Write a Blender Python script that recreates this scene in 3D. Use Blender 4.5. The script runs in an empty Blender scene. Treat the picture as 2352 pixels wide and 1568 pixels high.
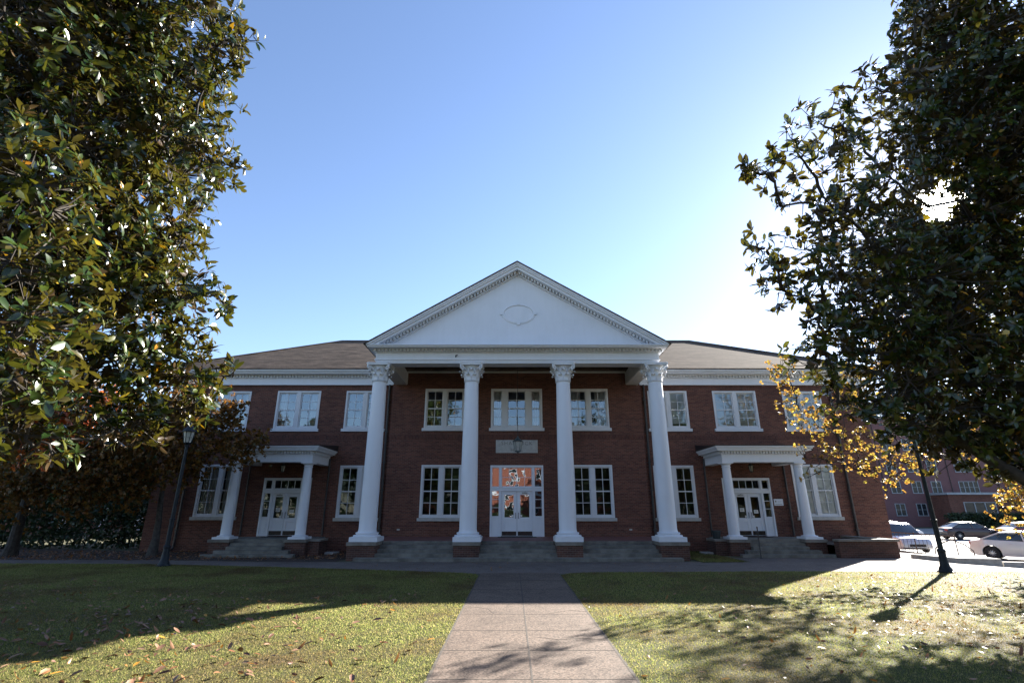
import bpy, bmesh, math, random
import numpy as np
from mathutils import Vector, Matrix

R = math.radians
random.seed(7)
rng = np.random.default_rng(11)
S = bpy.context.scene
COL = S.collection

# ------------------------------------------------------------------ camera, sky, sun, exposure
F_PX, PITCH = 1166.0 / 2352.0, 18.27
cd = bpy.data.cameras.new("camera")
cd.sensor_width = 36.0
cd.lens = 36.0 * F_PX
cd.clip_start, cd.clip_end = 0.1, 3000
cam = bpy.data.objects.new("camera", cd)
COL.objects.link(cam)
cam.location = (-0.25, 0.0, 2.0)
cam.rotation_euler = (R(90 + PITCH), 0, 0)
S.camera = cam

SUN_EL, SUN_AZ = 25.2, 44.3           # azimuth clockwise from +Y
sd = Vector((math.sin(R(SUN_AZ)) * math.cos(R(SUN_EL)), math.cos(R(SUN_AZ)) * math.cos(R(SUN_EL)), math.sin(R(SUN_EL))))
SKY_STRENGTH = 0.053
w = bpy.data.worlds.new("World")
S.world = w
w.use_nodes = True
nt = w.node_tree
nt.nodes.clear()
sky = nt.nodes.new("ShaderNodeTexSky")
sky.sky_type = 'NISHITA'
sky.sun_disc = False
sky.sun_elevation = R(SUN_EL)
sky.sun_rotation = R(SUN_AZ)
sky.altitude = 50
sky.air_density = 1.0
sky.dust_density = 0.18
sky.ozone_density = 2.6
bg = nt.nodes.new("ShaderNodeBackground")
bg.inputs[1].default_value = SKY_STRENGTH
# the dazzling aureole right round the sun is part of the sky
tc = nt.nodes.new("ShaderNodeTexCoord")
dot = nt.nodes.new("ShaderNodeVectorMath"); dot.operation = 'DOT_PRODUCT'
nrm = nt.nodes.new("ShaderNodeVectorMath"); nrm.operation = 'NORMALIZE'
nt.links.new(tc.outputs['Generated'], nrm.inputs[0])
nt.links.new(nrm.outputs[0], dot.inputs[0])
dot.inputs[1].default_value = sd
mr = nt.nodes.new("ShaderNodeMapRange"); mr.interpolation_type = 'SMOOTHSTEP'
mr.inputs[1].default_value = math.cos(R(2.2)); mr.inputs[2].default_value = math.cos(R(0.3))
mr.inputs[3].default_value = 0.0; mr.inputs[4].default_value = 16.0
nt.links.new(dot.outputs['Value'], mr.inputs[0])
glow = nt.nodes.new("ShaderNodeBackground")
glow.inputs[0].default_value = (1.0, 0.96, 0.88, 1)
nt.links.new(mr.outputs[0], glow.inputs[1])
addw = nt.nodes.new("ShaderNodeAddShader")
wo = nt.nodes.new("ShaderNodeOutputWorld")
wb_ = nt.nodes.new("ShaderNodeMix"); wb_.data_type = 'RGBA'; wb_.blend_type = 'MULTIPLY'
wb_.inputs[0].default_value = 1.0; wb_.inputs[7].default_value = (1.05, 0.99, 1.015, 1)      # the photograph's cool white balance
hs_ = nt.nodes.new("ShaderNodeHueSaturation"); hs_.inputs['Saturation'].default_value = 1.0
nt.links.new(sky.outputs[0], hs_.inputs['Color']); nt.links.new(hs_.outputs[0], wb_.inputs[6]); nt.links.new(wb_.outputs[2], bg.inputs[0])
nt.links.new(bg.outputs[0], addw.inputs[0]); nt.links.new(glow.outputs[0], addw.inputs[1])
nt.links.new(addw.outputs[0], wo.inputs[0])

sl = bpy.data.lights.new("sun", 'SUN')
sl.energy = 5.0
sl.angle = R(0.53)
sl.color = (1.0, 0.93, 0.83)
sun = bpy.data.objects.new("sun", sl)
COL.objects.link(sun)
sun.rotation_euler = (-sd).to_track_quat('-Z', 'Y').to_euler()
sun.location = sd * 200

S.view_settings.view_transform = 'Standard'
S.view_settings.look = 'None'
S.view_settings.exposure = 2.5
S.view_settings.gamma = 1.0
S.view_settings.use_curve_mapping = False
S.render.engine = 'CYCLES'
S.cycles.use_denoising = True
S.cycles.max_bounces = 8
S.cycles.diffuse_bounces = 4
S.cycles.glossy_bounces = 4
S.cycles.transmission_bounces = 6
S.cycles.transparent_max_bounces = 12
S.cycles.sample_clamp_indirect = 6
S.cycles.blur_glossy = 0.5

# ------------------------------------------------------------------ materials
class NM:
    """small helper round one node material"""
    def __init__(self, name):
        self.m = bpy.data.materials.new(name)
        self.m.use_nodes = True
        self.t = self.m.node_tree
        self.b = self.t.nodes['Principled BSDF']
        self.out = self.t.nodes['Material Output']
    def n(self, typ, **kw):
        x = self.t.nodes.new(typ)
        for k, v in kw.items():
            setattr(x, k, v)
        return x
    def l(self, a, b):
        self.t.links.new(a, b)
    def noise(self, scale, detail=4, rough=0.6, coord='Object', stretch=None, dist=0.0):
        tcn = self.n('ShaderNodeTexCoord')
        nz = self.n('ShaderNodeTexNoise')
        nz.inputs['Scale'].default_value = scale
        nz.inputs['Detail'].default_value = detail
        nz.inputs['Roughness'].default_value = rough
        nz.inputs['Distortion'].default_value = dist
        if stretch:
            mp = self.n('ShaderNodeMapping')
            mp.inputs['Scale'].default_value = stretch
            self.l(tcn.outputs[coord], mp.inputs[0]); self.l(mp.outputs[0], nz.inputs[0])
        else:
            self.l(tcn.outputs[coord], nz.inputs[0])
        return nz.outputs['Fac']
    def ramp(self, fac, stops, interp='LINEAR'):
        r = self.n('ShaderNodeValToRGB')
        r.color_ramp.interpolation = interp
        e = r.color_ramp.elements
        while len(e) < len(stops):
            e.new(0.5)
        for i, (p, c) in enumerate(stops):
            e[i].position = p
            e[i].color = (*c, 1) if len(c) == 3 else c
        self.l(fac, r.inputs[0])
        return r.outputs[0]
    def mix(self, fac, a, b, blend='MIX'):
        x = self.n('ShaderNodeMix', data_type='RGBA', blend_type=blend)
        for i, v in ((0, fac), (6, a), (7, b)):
            if hasattr(v, 'type') and hasattr(v, 'links'):
                self.l(v, x.inputs[i])
            else:
                x.inputs[i].default_value = v if i == 0 else (*v, 1)
        return x.outputs[2]
    def bump(self, h, strength=0.3, dist=0.02):
        bp = self.n('ShaderNodeBump')
        bp.inputs['Strength'].default_value = strength
        bp.inputs['Distance'].default_value = dist
        self.l(h, bp.inputs['Height'])
        self.l(bp.outputs[0], self.b.inputs['Normal'])
    def set(self, color=None, rough=None, metal=None, spec=None):
        if color is not None:
            if hasattr(color, 'links'):
                self.l(color, self.b.inputs['Base Color'])
            else:
                self.b.inputs['Base Color'].default_value = (*color, 1)
        if rough is not None: self.b.inputs['Roughness'].default_value = rough
        if metal is not None: self.b.inputs['Metallic'].default_value = metal
        if spec is not None: self.b.inputs['Specular IOR Level'].default_value = spec
        return self

def mottled(name, c1, c2, scale=3, rough=0.8, bump=0.0, bscale=None, metal=None, spec=None, detail=5, lo=0.35, hi=0.65):
    m = NM(name)
    f = m.noise(scale, detail)
    m.set(m.ramp(f, [(lo, c1), (hi, c2)]), rough, metal, spec)
    if bump:
        m.bump(m.noise(bscale or scale * 6, 4), bump, 0.01)
    return m.m

def brick_mat(name, c1, c2, mortar, axis_uv, bw=0.215, rh=0.075, dirt=0.35, bumpy=0.35, soldier=False):
    m = NM(name)
    t = m.n('ShaderNodeTexCoord')
    sp = m.n('ShaderNodeSeparateXYZ'); m.l(t.outputs['Object'], sp.inputs[0])
    cb = m.n('ShaderNodeCombineXYZ')
    ad = m.n('ShaderNodeMath', operation='ADD')
    m.l(sp.outputs[0], ad.inputs[0]); m.l(sp.outputs[1], ad.inputs[1])
    if soldier:
        m.l(sp.outputs[2], cb.inputs[0]); m.l(ad.outputs[0], cb.inputs[1])
    else:
        m.l(ad.outputs[0], cb.inputs[0]); m.l(sp.outputs[2], cb.inputs[1])
    br = m.n('ShaderNodeTexBrick')
    br.inputs['Color1'].default_value = (*c1, 1); br.inputs['Color2'].default_value = (*c2, 1)
    br.inputs['Mortar'].default_value = (*mortar, 1)
    br.inputs['Scale'].default_value = 1.0
    br.inputs['Mortar Size'].default_value = 0.006
    br.inputs['Mortar Smooth'].default_value = 0.3
    br.inputs['Bias'].default_value = -0.1
    br.inputs['Brick Width'].default_value = bw; br.inputs['Row Height'].default_value = rh
    m.l(cb.outputs[0], br.inputs[0])
    big = m.noise(0.55, 5)
    rows = m.noise(1.0, 5, stretch=(0.8, 0.8, 9))
    d1 = m.ramp(big, [(0.3, (0.62, 0.58, 0.56)), (0.7, (1.12, 1.08, 1.05))])
    d2 = m.ramp(rows, [(0.34, (0.78, 0.76, 0.76)), (0.66, (1.12, 1.08, 1.06))])
    c = m.mix(dirt + 0.3, br.outputs[0], d1, 'MULTIPLY')
    c = m.mix(dirt + 0.35, c, d2, 'MULTIPLY')
    m.set(c, 0.88, spec=0.3)
    m.bump(br.outputs['Fac'], -bumpy, 0.008)
    return m.m

M = {}
M['brick'] = brick_mat('red_brick', (0.158, 0.064, 0.044), (0.080, 0.034, 0.026), (0.18, 0.135, 0.115), 'xz')
M['soldier'] = brick_mat('soldier_brick', (0.125, 0.05, 0.036), (0.068, 0.029, 0.023), (0.14, 0.10, 0.088), 'xz', soldier=True)
M['old_brick'] = brick_mat('weathered_brick', (0.125, 0.06, 0.045), (0.065, 0.036, 0.03), (0.16, 0.14, 0.125), 'xz', dirt=0.6)
M['pink_brick'] = brick_mat('pink_brick', (0.165, 0.086, 0.09), (0.145, 0.075, 0.079), (0.16, 0.105, 0.105), 'xz', dirt=0.0, bumpy=0.1)
M['orange_brick'] = brick_mat('orange_brick', (0.26, 0.075, 0.045), (0.2, 0.06, 0.036), (0.26, 0.17, 0.13), 'xz', dirt=0.1)

def white_paint(name, base, grime):
    m = NM(name)
    a = m.noise(1.3, 6)
    s = m.noise(3.0, 4, stretch=(2.0, 2.0, 0.25))
    c = m.mix(m.ramp(s, [(0.45, (0, 0, 0)), (0.85, (0.16, 0.16, 0.16))]), base, grime)
    c = m.mix(m.ramp(a, [(0.5, (0, 0, 0)), (0.85, (0.22, 0.22, 0.22))]), c, grime)
    m.set(c, 0.55, spec=0.4)
    m.bump(m.noise(40, 3), 0.06, 0.004)
    return m.m
M['white'] = white_paint('white_paint', (0.68, 0.70, 0.74), (0.47, 0.48, 0.49))
M['trim'] = white_paint('window_trim_paint', (0.60, 0.61, 0.63), (0.42, 0.42, 0.42))
M['capital'] = white_paint('weathered_capital_paint', (0.68, 0.70, 0.73), (0.30, 0.30, 0.29))
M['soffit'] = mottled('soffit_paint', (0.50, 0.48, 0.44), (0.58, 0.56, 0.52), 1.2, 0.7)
M['concrete'] = mottled('step_concrete', (0.095, 0.090, 0.078), (0.20, 0.19, 0.165), 2.2, 0.9, 0.25, 30)
M['coping'] = mottled('coping_stone', (0.13, 0.118, 0.10), (0.22, 0.20, 0.172), 2.5, 0.9, 0.2, 30)
M['stone'] = mottled('tablet_stone', (0.36, 0.35, 0.33), (0.45, 0.44, 0.41), 5, 0.85, 0.15, 50)
M['carved'] = mottled('carved_letter_shade', (0.15, 0.14, 0.135), (0.2, 0.19, 0.18), 8, 0.9)
M['tile'] = mottled('quarry_tile', (0.13, 0.05, 0.045), (0.21, 0.085, 0.07), 6, 0.6)
M['iron'] = mottled('black_iron', (0.012, 0.013, 0.015), (0.03, 0.03, 0.033), 8, 0.45, spec=0.5)
M['pipe'] = mottled('downpipe_paint', (0.014, 0.013, 0.013), (0.04, 0.03, 0.028), 3, 0.5)
M['lamp_paint'] = mottled('lamp_post_paint', (0.008, 0.012, 0.016), (0.018, 0.024, 0.03), 6, 0.5, spec=0.25)
M['verdigris'] = mottled('weathered_lantern_copper', (0.03, 0.045, 0.048), (0.07, 0.10, 0.10), 8, 0.5, spec=0.5)
M['frosted'] = mottled('lantern_glass', (0.34, 0.35, 0.32), (0.46, 0.47, 0.44), 5, 0.18, spec=0.7)
M['blind'] = mottled('white_roller_blind', (0.74, 0.75, 0.76), (0.80, 0.80, 0.80), 2, 0.8)
M['curtain'] = mottled('net_curtain', (0.60, 0.59, 0.56), (0.70, 0.69, 0.66), 5, 0.9)
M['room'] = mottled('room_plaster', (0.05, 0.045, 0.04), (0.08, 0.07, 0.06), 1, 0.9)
M['mat'] = mottled('rubber_mat', (0.012, 0.012, 0.014), (0.03, 0.03, 0.03), 20, 0.9)
M['kick'] = mottled('kick_plate_bronze', (0.02, 0.016, 0.015), (0.045, 0.035, 0.032), 6, 0.35, metal=0.6)
M['paper'] = mottled('paper', (0.62, 0.61, 0.58), (0.70, 0.69, 0.66), 10, 0.8)
M['ink'] = mottled('printed_ink', (0.04, 0.04, 0.05), (0.08, 0.08, 0.09), 10, 0.8)
M['pot'] = mottled('dark_pot', (0.012, 0.02, 0.022), (0.03, 0.04, 0.042), 6, 0.5)
M['steel'] = mottled('galvanised_steel', (0.22, 0.22, 0.22), (0.34, 0.34, 0.34), 9, 0.45, metal=0.7)
M['rust_steel'] = mottled('rusty_rail', (0.06, 0.035, 0.025), (0.13, 0.09, 0.07), 9, 0.7)
M['tyre'] = mottled('tyre_rubber', (0.012, 0.012, 0.013), (0.025, 0.025, 0.025), 12, 0.85)
M['alloy'] = mottled('alloy_rim', (0.45, 0.45, 0.46), (0.6, 0.6, 0.6), 4, 0.3, metal=0.8)
M['dark_plastic'] = mottled('dark_plastic', (0.01, 0.01, 0.011), (0.02, 0.02, 0.02), 8, 0.6)
M['tail_red'] = mottled('tail_lamp_red', (0.28, 0.01, 0.01), (0.36, 0.02, 0.015), 8, 0.15)
M['head_glass'] = mottled('headlamp_glass', (0.5, 0.5, 0.5), (0.7, 0.7, 0.7), 8, 0.1)

def shingle():
    m = NM('roof_shingles')
    t = m.n('ShaderNodeTexCoord')
    sp = m.n('ShaderNodeSeparateXYZ'); m.l(t.outputs['Object'], sp.inputs[0])
    ad = m.n('ShaderNodeMath', operation='ADD'); m.l(sp.outputs[0], ad.inputs[0]); m.l(sp.outputs[1], ad.inputs[1])
    cb = m.n('ShaderNodeCombineXYZ'); m.l(ad.outputs[0], cb.inputs[0]); m.l(sp.outputs[2], cb.inputs[1])
    br = m.n('ShaderNodeTexBrick')
    br.inputs['Color1'].default_value = (0.165, 0.122, 0.09, 1); br.inputs['Color2'].default_value = (0.095, 0.071, 0.055, 1)
    br.inputs['Mortar'].default_value = (0.07, 0.055, 0.045, 1)
    br.inputs['Scale'].default_value = 1; br.inputs['Mortar Size'].default_value = 0.008
    br.inputs['Brick Width'].default_value = 0.42; br.inputs['Row Height'].default_value = 0.075
    br.inputs['Bias'].default_value = 0.1
    m.l(cb.outputs[0], br.inputs[0])
    f = m.noise(1.1, 6, 0.7, stretch=(0.7, 1, 5))
    c = m.mix(1.0, br.outputs[0], m.ramp(f, [(0.32, (0.36, 0.34, 0.33)), (0.68, (1.25, 1.2, 1.15))]), 'MULTIPLY')
    g = m.noise(6, 4)
    c = m.mix(0.6, c, m.ramp(g, [(0.3, (0.7, 0.7, 0.7)), (0.7, (1.25, 1.25, 1.25))]), 'MULTIPLY')
    m.set(c, 0.95, spec=0.15)
    m.bump(br.outputs['Fac'], -0.6, 0.02)
    return m.m
M['shingle'] = shingle()

def glass(name, ior=2.3, tint=(0.93, 0.95, 0.95), wav=0.05):
    m = NM(name)
    m.t.nodes.remove(m.b)
    tr = m.n('ShaderNodeBsdfTransparent'); tr.inputs[0].default_value = (*tint, 1)
    gl = m.n('ShaderNodeBsdfGlossy'); gl.inputs['Roughness'].default_value = 0.01; gl.inputs[0].default_value = (0.78, 0.9, 1.0, 1)
    fr = m.n('ShaderNodeFresnel'); fr.inputs[0].default_value = ior
    nz = m.noise(1.6, 1)
    bp = m.n('ShaderNodeBump'); bp.inputs['Strength'].default_value = wav; bp.inputs['Distance'].default_value = 0.1
    m.l(nz, bp.inputs['Height']); m.l(bp.outputs[0], gl.inputs['Normal'])
    mx = m.n('ShaderNodeMixShader')
    m.l(fr.outputs[0], mx.inputs[0]); m.l(tr.outputs[0], mx.inputs[1]); m.l(gl.outputs[0], mx.inputs[2])
    m.l(mx.outputs[0], m.out.inputs[0])
    return m.m
M['glass'] = glass('window_glass')
M['low_glass'] = glass('ground_floor_glass', 1.5, (0.8, 0.82, 0.82))
M['door_glass'] = glass('door_glass', 2.6, (0.5, 0.52, 0.52), 0.08)

def car_paint(name, c, metal=0.0, rough=0.28):
    m = NM(name)
    m.set(c, rough, metal)
    m.b.inputs['Coat Weight'].default_value = 0.45
    m.b.inputs['Coat Roughness'].default_value = 0.06
    f = m.noise(3, 4)
    m.l(m.mix(m.ramp(f, [(0.4, (0, 0, 0)), (0.8, (0.25, 0.25, 0.25))]), c, tuple(x * 0.75 + 0.008 for x in c)), m.b.inputs['Base Color'])
    return m.m
M['grey_trim'] = mottled('grey_window_paint', (0.24, 0.27, 0.29), (0.31, 0.34, 0.36), 3, 0.6)
M['dark_pane'] = mottled('dark_window_pane', (0.012, 0.015, 0.018), (0.03, 0.035, 0.04), 2, 0.25, spec=0.35)
M['car_glass'] = NM('car_glass').set((0.02, 0.025, 0.027), 0.04, spec=1.0).m

def leaf_mat(name, stops, under, rough=0.3, trans=0.15, trans_col=(0.25, 0.3, 0.05), spec=0.6):
    """leaf: each leaf its own tone, its own underside, gloss and a little light through it"""
    m = NM(name)
    g = m.n('ShaderNodeNewGeometry')
    col = m.ramp(g.outputs['Random Per Island'], stops, 'CONSTANT' if under else 'LINEAR')
    nz = m.noise(14, 3)
    col = m.mix(0.5, col, m.ramp(nz, [(0.3, (0.75, 0.75, 0.75)), (0.7, (1.2, 1.2, 1.2))]), 'MULTIPLY')
    if under:
        col2 = m.mix(g.outputs['Backfacing'], col, under)
        # fallen-coloured leaves keep their colour on both sides
        yel = m.ramp(g.outputs['Random Per Island'], [(0.0, (1, 1, 1)), (0.980, (1, 1, 1)), (0.982, (0, 0, 0))], 'CONSTANT')
        col = m.mix(yel, col, col2)
    m.set(col, rough, spec=spec)
    if trans:
        tl = m.n('ShaderNodeBsdfTranslucent')
        tcol = m.mix(0.55, col, trans_col)
        hs = m.n('ShaderNodeHueSaturation'); hs.inputs['Value'].default_value = 1.9; hs.inputs['Saturation'].default_value = 1.05
        m.l(tcol if trans_col is None else tcol, hs.inputs['Color'])
        m.l(hs.outputs[0], tl.inputs[0])
        mx = m.n('ShaderNodeMixShader'); mx.inputs[0].default_value = trans
        m.l(m.b.outputs[0], mx.inputs[1]); m.l(tl.outputs[0], mx.inputs[2])
        m.l(mx.outputs[0], m.out.inputs[0])
    return m.m
M['magnolia'] = leaf_mat('magnolia_leaf', [(0, (0.010, 0.024, 0.006)), (0.3, (0.020, 0.040, 0.007)), (0.6, (0.036, 0.054, 0.008)), (0.85, (0.062, 0.068, 0.009)), (0.955, (0.055, 0.048, 0.016)), (0.982, (0.50, 0.22, 0.02)), (0.992, (0.45, 0.30, 0.03))],
                         (0.048, 0.030, 0.013), 0.24, 0.12, (0.16, 0.15, 0.02), 0.5)
M['gold_leaf'] = leaf_mat('golden_autumn_leaf', [(0, (0.09, 0.13, 0.016)), (0.25, (0.19, 0.18, 0.02)), (0.45, (0.30, 0.18, 0.025)), (0.65, (0.30, 0.115, 0.02)), (0.85, (0.17, 0.06, 0.015)), (1, (0.12, 0.13, 0.018))], None, 0.45, 0.40, (0.3, 0.2, 0.06), 0.4)
M['rust_leaf'] = leaf_mat('rust_maple_leaf', [(0, (0.018, 0.026, 0.008)), (0.35, (0.06, 0.045, 0.010)), (0.6, (0.15, 0.075, 0.014)), (1, (0.13, 0.05, 0.012))], None, 0.5, 0.3, (0.2, 0.09, 0.02), 0.3)
M['red_leaf'] = leaf_mat('scarlet_maple_leaf', [(0, (0.30, 0.07, 0.03)), (0.5, (0.42, 0.11, 0.04)), (1, (0.36, 0.18, 0.05))], None, 0.5, 0.35, (0.4, 0.1, 0.03), 0.3)
M['green_leaf'] = leaf_mat('evergreen_leaf', [(0, (0.02, 0.04, 0.012)), (0.5, (0.04, 0.07, 0.02)), (1, (0.06, 0.09, 0.02))], None, 0.45, 0.2, (0.08, 0.12, 0.02), 0.4)
M['hedge'] = leaf_mat('hedge_leaf', [(0, (0.012, 0.025, 0.010)), (1, (0.03, 0.05, 0.016))], None, 0.5, 0.1, (0.05, 0.08, 0.02), 0.4)
M['bark'] = mottled('bark', (0.018, 0.014, 0.011), (0.05, 0.042, 0.034), 7, 0.9, 0.5, 25)
M['pale_bark'] = mottled('pale_bark', (0.03, 0.027, 0.024), (0.075, 0.068, 0.06), 7, 0.9, 0.4, 25)
M['litter'] = leaf_mat('dry_leaf', [(0, (0.06, 0.024, 0.012)), (0.3, (0.12, 0.048, 0.02)), (0.55, (0.18, 0.08, 0.035)), (0.8, (0.25, 0.13, 0.065)), (1, (0.28, 0.11, 0.012))], None, 0.45, 0.12, (0.4, 0.2, 0.05), 0.5)

def ground_mat():
    m = NM('lawn_soil')
    a = m.noise(0.45, 5, 0.65); b = m.noise(2.6, 5, 0.7); c = m.noise(30, 4, 0.7)
    green = m.ramp(b, [(0.3, (0.035, 0.050, 0.013)), (0.55, (0.060, 0.072, 0.020)), (0.75, (0.095, 0.088, 0.034))])
    tan = m.ramp(c, [(0.3, (0.050, 0.034, 0.020)), (0.7, (0.125, 0.085, 0.050))])
    f = m.ramp(a, [(0.42, (0.15, 0.15, 0.15)), (0.68, (0.8, 0.8, 0.8))])
    m.set(m.mix(f, green, tan), 0.85, spec=0.12)
    m.bump(c, 0.8, 0.03)
    return m.m
M['lawn'] = ground_mat()
M['soil'] = mottled('bare_soil', (0.04, 0.03, 0.022), (0.1, 0.075, 0.053), 9, 0.95, 0.7, 40)
M['mulch'] = mottled('leafy_mulch', (0.018, 0.012, 0.009), (0.055, 0.03, 0.02), 16, 0.95, 0.9, 50)
M['field'] = mottled('far_ground', (0.045, 0.05, 0.02), (0.085, 0.08, 0.04), 0.3, 0.95)

def aggregate(name, c1, c2, c3):
    m = NM(name)
    big = m.noise(0.5, 4); fine = m.noise(45, 3, 0.6)
    v = m.n('ShaderNodeTexVoronoi'); v.inputs['Scale'].default_value = 38
    t = m.n('ShaderNodeTexCoord'); m.l(t.outputs['Object'], v.inputs['Vector'])
    c = m.mix(m.ramp(v.outputs['Color'], [(0.2, (0, 0, 0)), (0.8, (1, 1, 1))]), c1, c2)
    c = m.mix(m.ramp(fine, [(0.5, (0, 0, 0)), (0.72, (0.8, 0.8, 0.8))]), c, c3)
    c = m.mix(0.8, c, m.ramp(big, [(0.3, (0.70, 0.67, 0.66)), (0.7, (1.15, 1.12, 1.1))]), 'MULTIPLY')
    st2 = m.noise(2.2, 6, 0.7, dist=0.6)
    c = m.mix(0.7, c, m.ramp(st2, [(0.33, (0.6, 0.58, 0.58)), (0.5, (1.0, 1.0, 1.0)), (0.7, (1.12, 1.1, 1.08))]), 'MULTIPLY')
    m.set(c, 0.85, spec=0.3)
    m.bump(v.outputs['Distance'], -0.35, 0.01)
    return m.m
M['path'] = aggregate('exposed_aggregate', (0.056, 0.041, 0.031), (0.140, 0.103, 0.080), (0.23, 0.188, 0.158))
M['cross'] = aggregate('worn_pavement', (0.09, 0.070, 0.060), (0.155, 0.13, 0.115), (0.22, 0.20, 0.18))
M['lot'] = mottled('bleached_asphalt', (0.19, 0.185, 0.18), (0.26, 0.255, 0.25), 0.8, 0.9, 0.2, 60)
M['joint'] = mottled('joint_dirt', (0.03, 0.025, 0.02), (0.07, 0.055, 0.045), 20, 0.95)
M['kerb'] = mottled('kerb_concrete', (0.26, 0.24, 0.22), (0.40, 0.38, 0.35), 4, 0.9)

def grass_mat():
    m = NM('grass_blade')
    g = m.n('ShaderNodeNewGeometry')
    base = m.ramp(g.outputs['Random Per Island'], [(0, (0.095, 0.116, 0.028)), (0.35, (0.135, 0.150, 0.042)), (0.65, (0.185, 0.178, 0.062)), (1, (0.24, 0.20, 0.092))])
    a = m.noise(0.45, 5, 0.65)
    dry = m.ramp(g.outputs['Random Per Island'], [(0, (0.055, 0.040, 0.017)), (0.6, (0.10, 0.068, 0.032)), (1, (0.15, 0.10, 0.05))])
    col = m.mix(m.ramp(a, [(0.45, (0, 0, 0)), (0.64, (0.85, 0.85, 0.85))]), base, dry)
    m.set(col, 0.65, spec=0.12)
    tl = m.n('ShaderNodeBsdfTranslucent'); m.l(col, tl.inputs[0])
    hs = m.n('ShaderNodeHueSaturation'); hs.inputs['Value'].default_value = 1.9
    m.l(col, hs.inputs['Color']); m.l(hs.outputs[0], tl.inputs[0])
    mx = m.n('ShaderNodeMixShader'); mx.inputs[0].default_value = 0.55
    m.l(m.b.outputs[0], mx.inputs[1]); m.l(tl.outputs[0], mx.inputs[2]); m.l(mx.outputs[0], m.out.inputs[0])
    return m.m
M['grass'] = grass_mat()

# ------------------------------------------------------------------ mesh helpers
class MB:
    def __init__(self): self.v, self.f = [], []
    def quad(self, a, b, c, d):
        n = len(self.v); self.v += [a, b, c, d]; self.f.append((n, n + 1, n + 2, n + 3)); return self
    def poly(self, pts):
        n = len(self.v); self.v += pts; self.f.append(tuple(range(n, n + len(pts)))); return self
    def box(self, x0, x1, y0, y1, z0, z1):
        n = len(self.v)
        self.v += [(x, y, z) for z in (z0, z1) for y in (y0, y1) for x in (x0, x1)]
        for q in ((0, 2, 3, 1), (4, 5, 7, 6), (0, 1, 5, 4), (2, 6, 7, 3), (0, 4, 6, 2), (1, 3, 7, 5)):
            self.f.append(tuple(n + i for i in q))
        return self
    def prism(self, pts, y0, y1):                 # polygon in XZ pushed along Y
        n, k = len(self.v), len(pts)
        self.v += [(x, y0, z) for x, z in pts] + [(x, y1, z) for x, z in pts]
        self.f.append(tuple(range(n, n + k))); self.f.append(tuple(range(n + 2 * k - 1, n + k - 1, -1)))
        for i in range(k):
            j = (i + 1) % k
            self.f.append((n + j, n + i, n + k + i, n + k + j))
        return self
    def prism_z(self, pts, z0, z1):               # polygon in XY raised along Z
        n, k = len(self.v), len(pts)
        self.v += [(x, y, z0) for x, y in pts] + [(x, y, z1) for x, y in pts]
        self.f.append(tuple(range(n + k - 1, n - 1, -1))); self.f.append(tuple(range(n + k, n + 2 * k)))
        for i in range(k):
            j = (i + 1) % k
            self.f.append((n + i, n + j, n + k + j, n + k + i))
        return self
    def lathe(self, prof, cx=0, cy=0, n=24, axis='z', cap=True, phase=0.0):
        b, k = len(self.v), len(prof)
        for r, h in prof:
            for i in range(n):
                a = 2 * math.pi * i / n + phase
                if axis == 'z': self.v.append((cx + r * math.cos(a), cy + r * math.sin(a), h))
                elif axis == 'y': self.v.append((cx + r * math.cos(a), h, cy + r * math.sin(a)))
                else: self.v.append((h, cx + r * math.cos(a), cy + r * math.sin(a)))
        for j in range(k - 1):
            for i in range(n):
                i2 = (i + 1) % n
                self.f.append((b + j * n + i, b + j * n + i2, b + (j + 1) * n + i2, b + (j + 1) * n + i))
        if cap:
            self.f.append(tuple(b + i for i in range(n - 1, -1, -1)))
            self.f.append(tuple(b + (k - 1) * n + i for i in range(n)))
        return self
    def tube(self, pts, rad, n=6):
        pts = [Vector(p) for p in pts]
        if not hasattr(rad, '__len__'): rad = [rad] * len(pts)
        b = len(self.v); ref = None
        for i, p in enumerate(pts):
            d = (pts[min(i + 1, len(pts) - 1)] - pts[max(i - 1, 0)]).normalized()
            if ref is None:
                ref = d.orthogonal().normalized()
            ref = (ref - d * ref.dot(d))
            ref = ref.normalized() if ref.length > 1e-6 else d.orthogonal().normalized()
            o = d.cross(ref)
            for k in range(n):
                a = 2 * math.pi * k / n
                self.v.append(tuple(p + (ref * math.cos(a) + o * math.sin(a)) * rad[i]))
        for i in range(len(pts) - 1):
            for k in range(n):
                k2 = (k + 1) % n
                self.f.append((b + i * n + k, b + i * n + k2, b + (i + 1) * n + k2, b + (i + 1) * n + k))
        self.f.append(tuple(b + k for k in range(n - 1, -1, -1)))
        e = b + (len(pts) - 1) * n
        self.f.append(tuple(e + k for k in range(n)))
        return self
    def add(self, verts, faces):
        n = len(self.v); self.v += [tuple(x) for x in verts]; self.f += [tuple(n + i for i in f) for f in faces]; return self
    def build(self, name, mat, parent=None, smooth=True, angle=32, bevel=0.0):
        me = bpy.data.meshes.new(name)
        me.from_pydata(self.v, [], self.f)
        me.materials.append(mat)
        me.update()
        if smooth:
            me.shade_smooth(); me.set_sharp_from_angle(angle=R(angle))
        o = bpy.data.objects.new(name, me)
        COL.objects.link(o)
        if parent is not None: o.parent = parent
        if bevel:
            bv = o.modifiers.new('bevel', 'BEVEL'); bv.width = bevel; bv.segments = 2; bv.limit_method = 'ANGLE'
        return o

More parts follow.
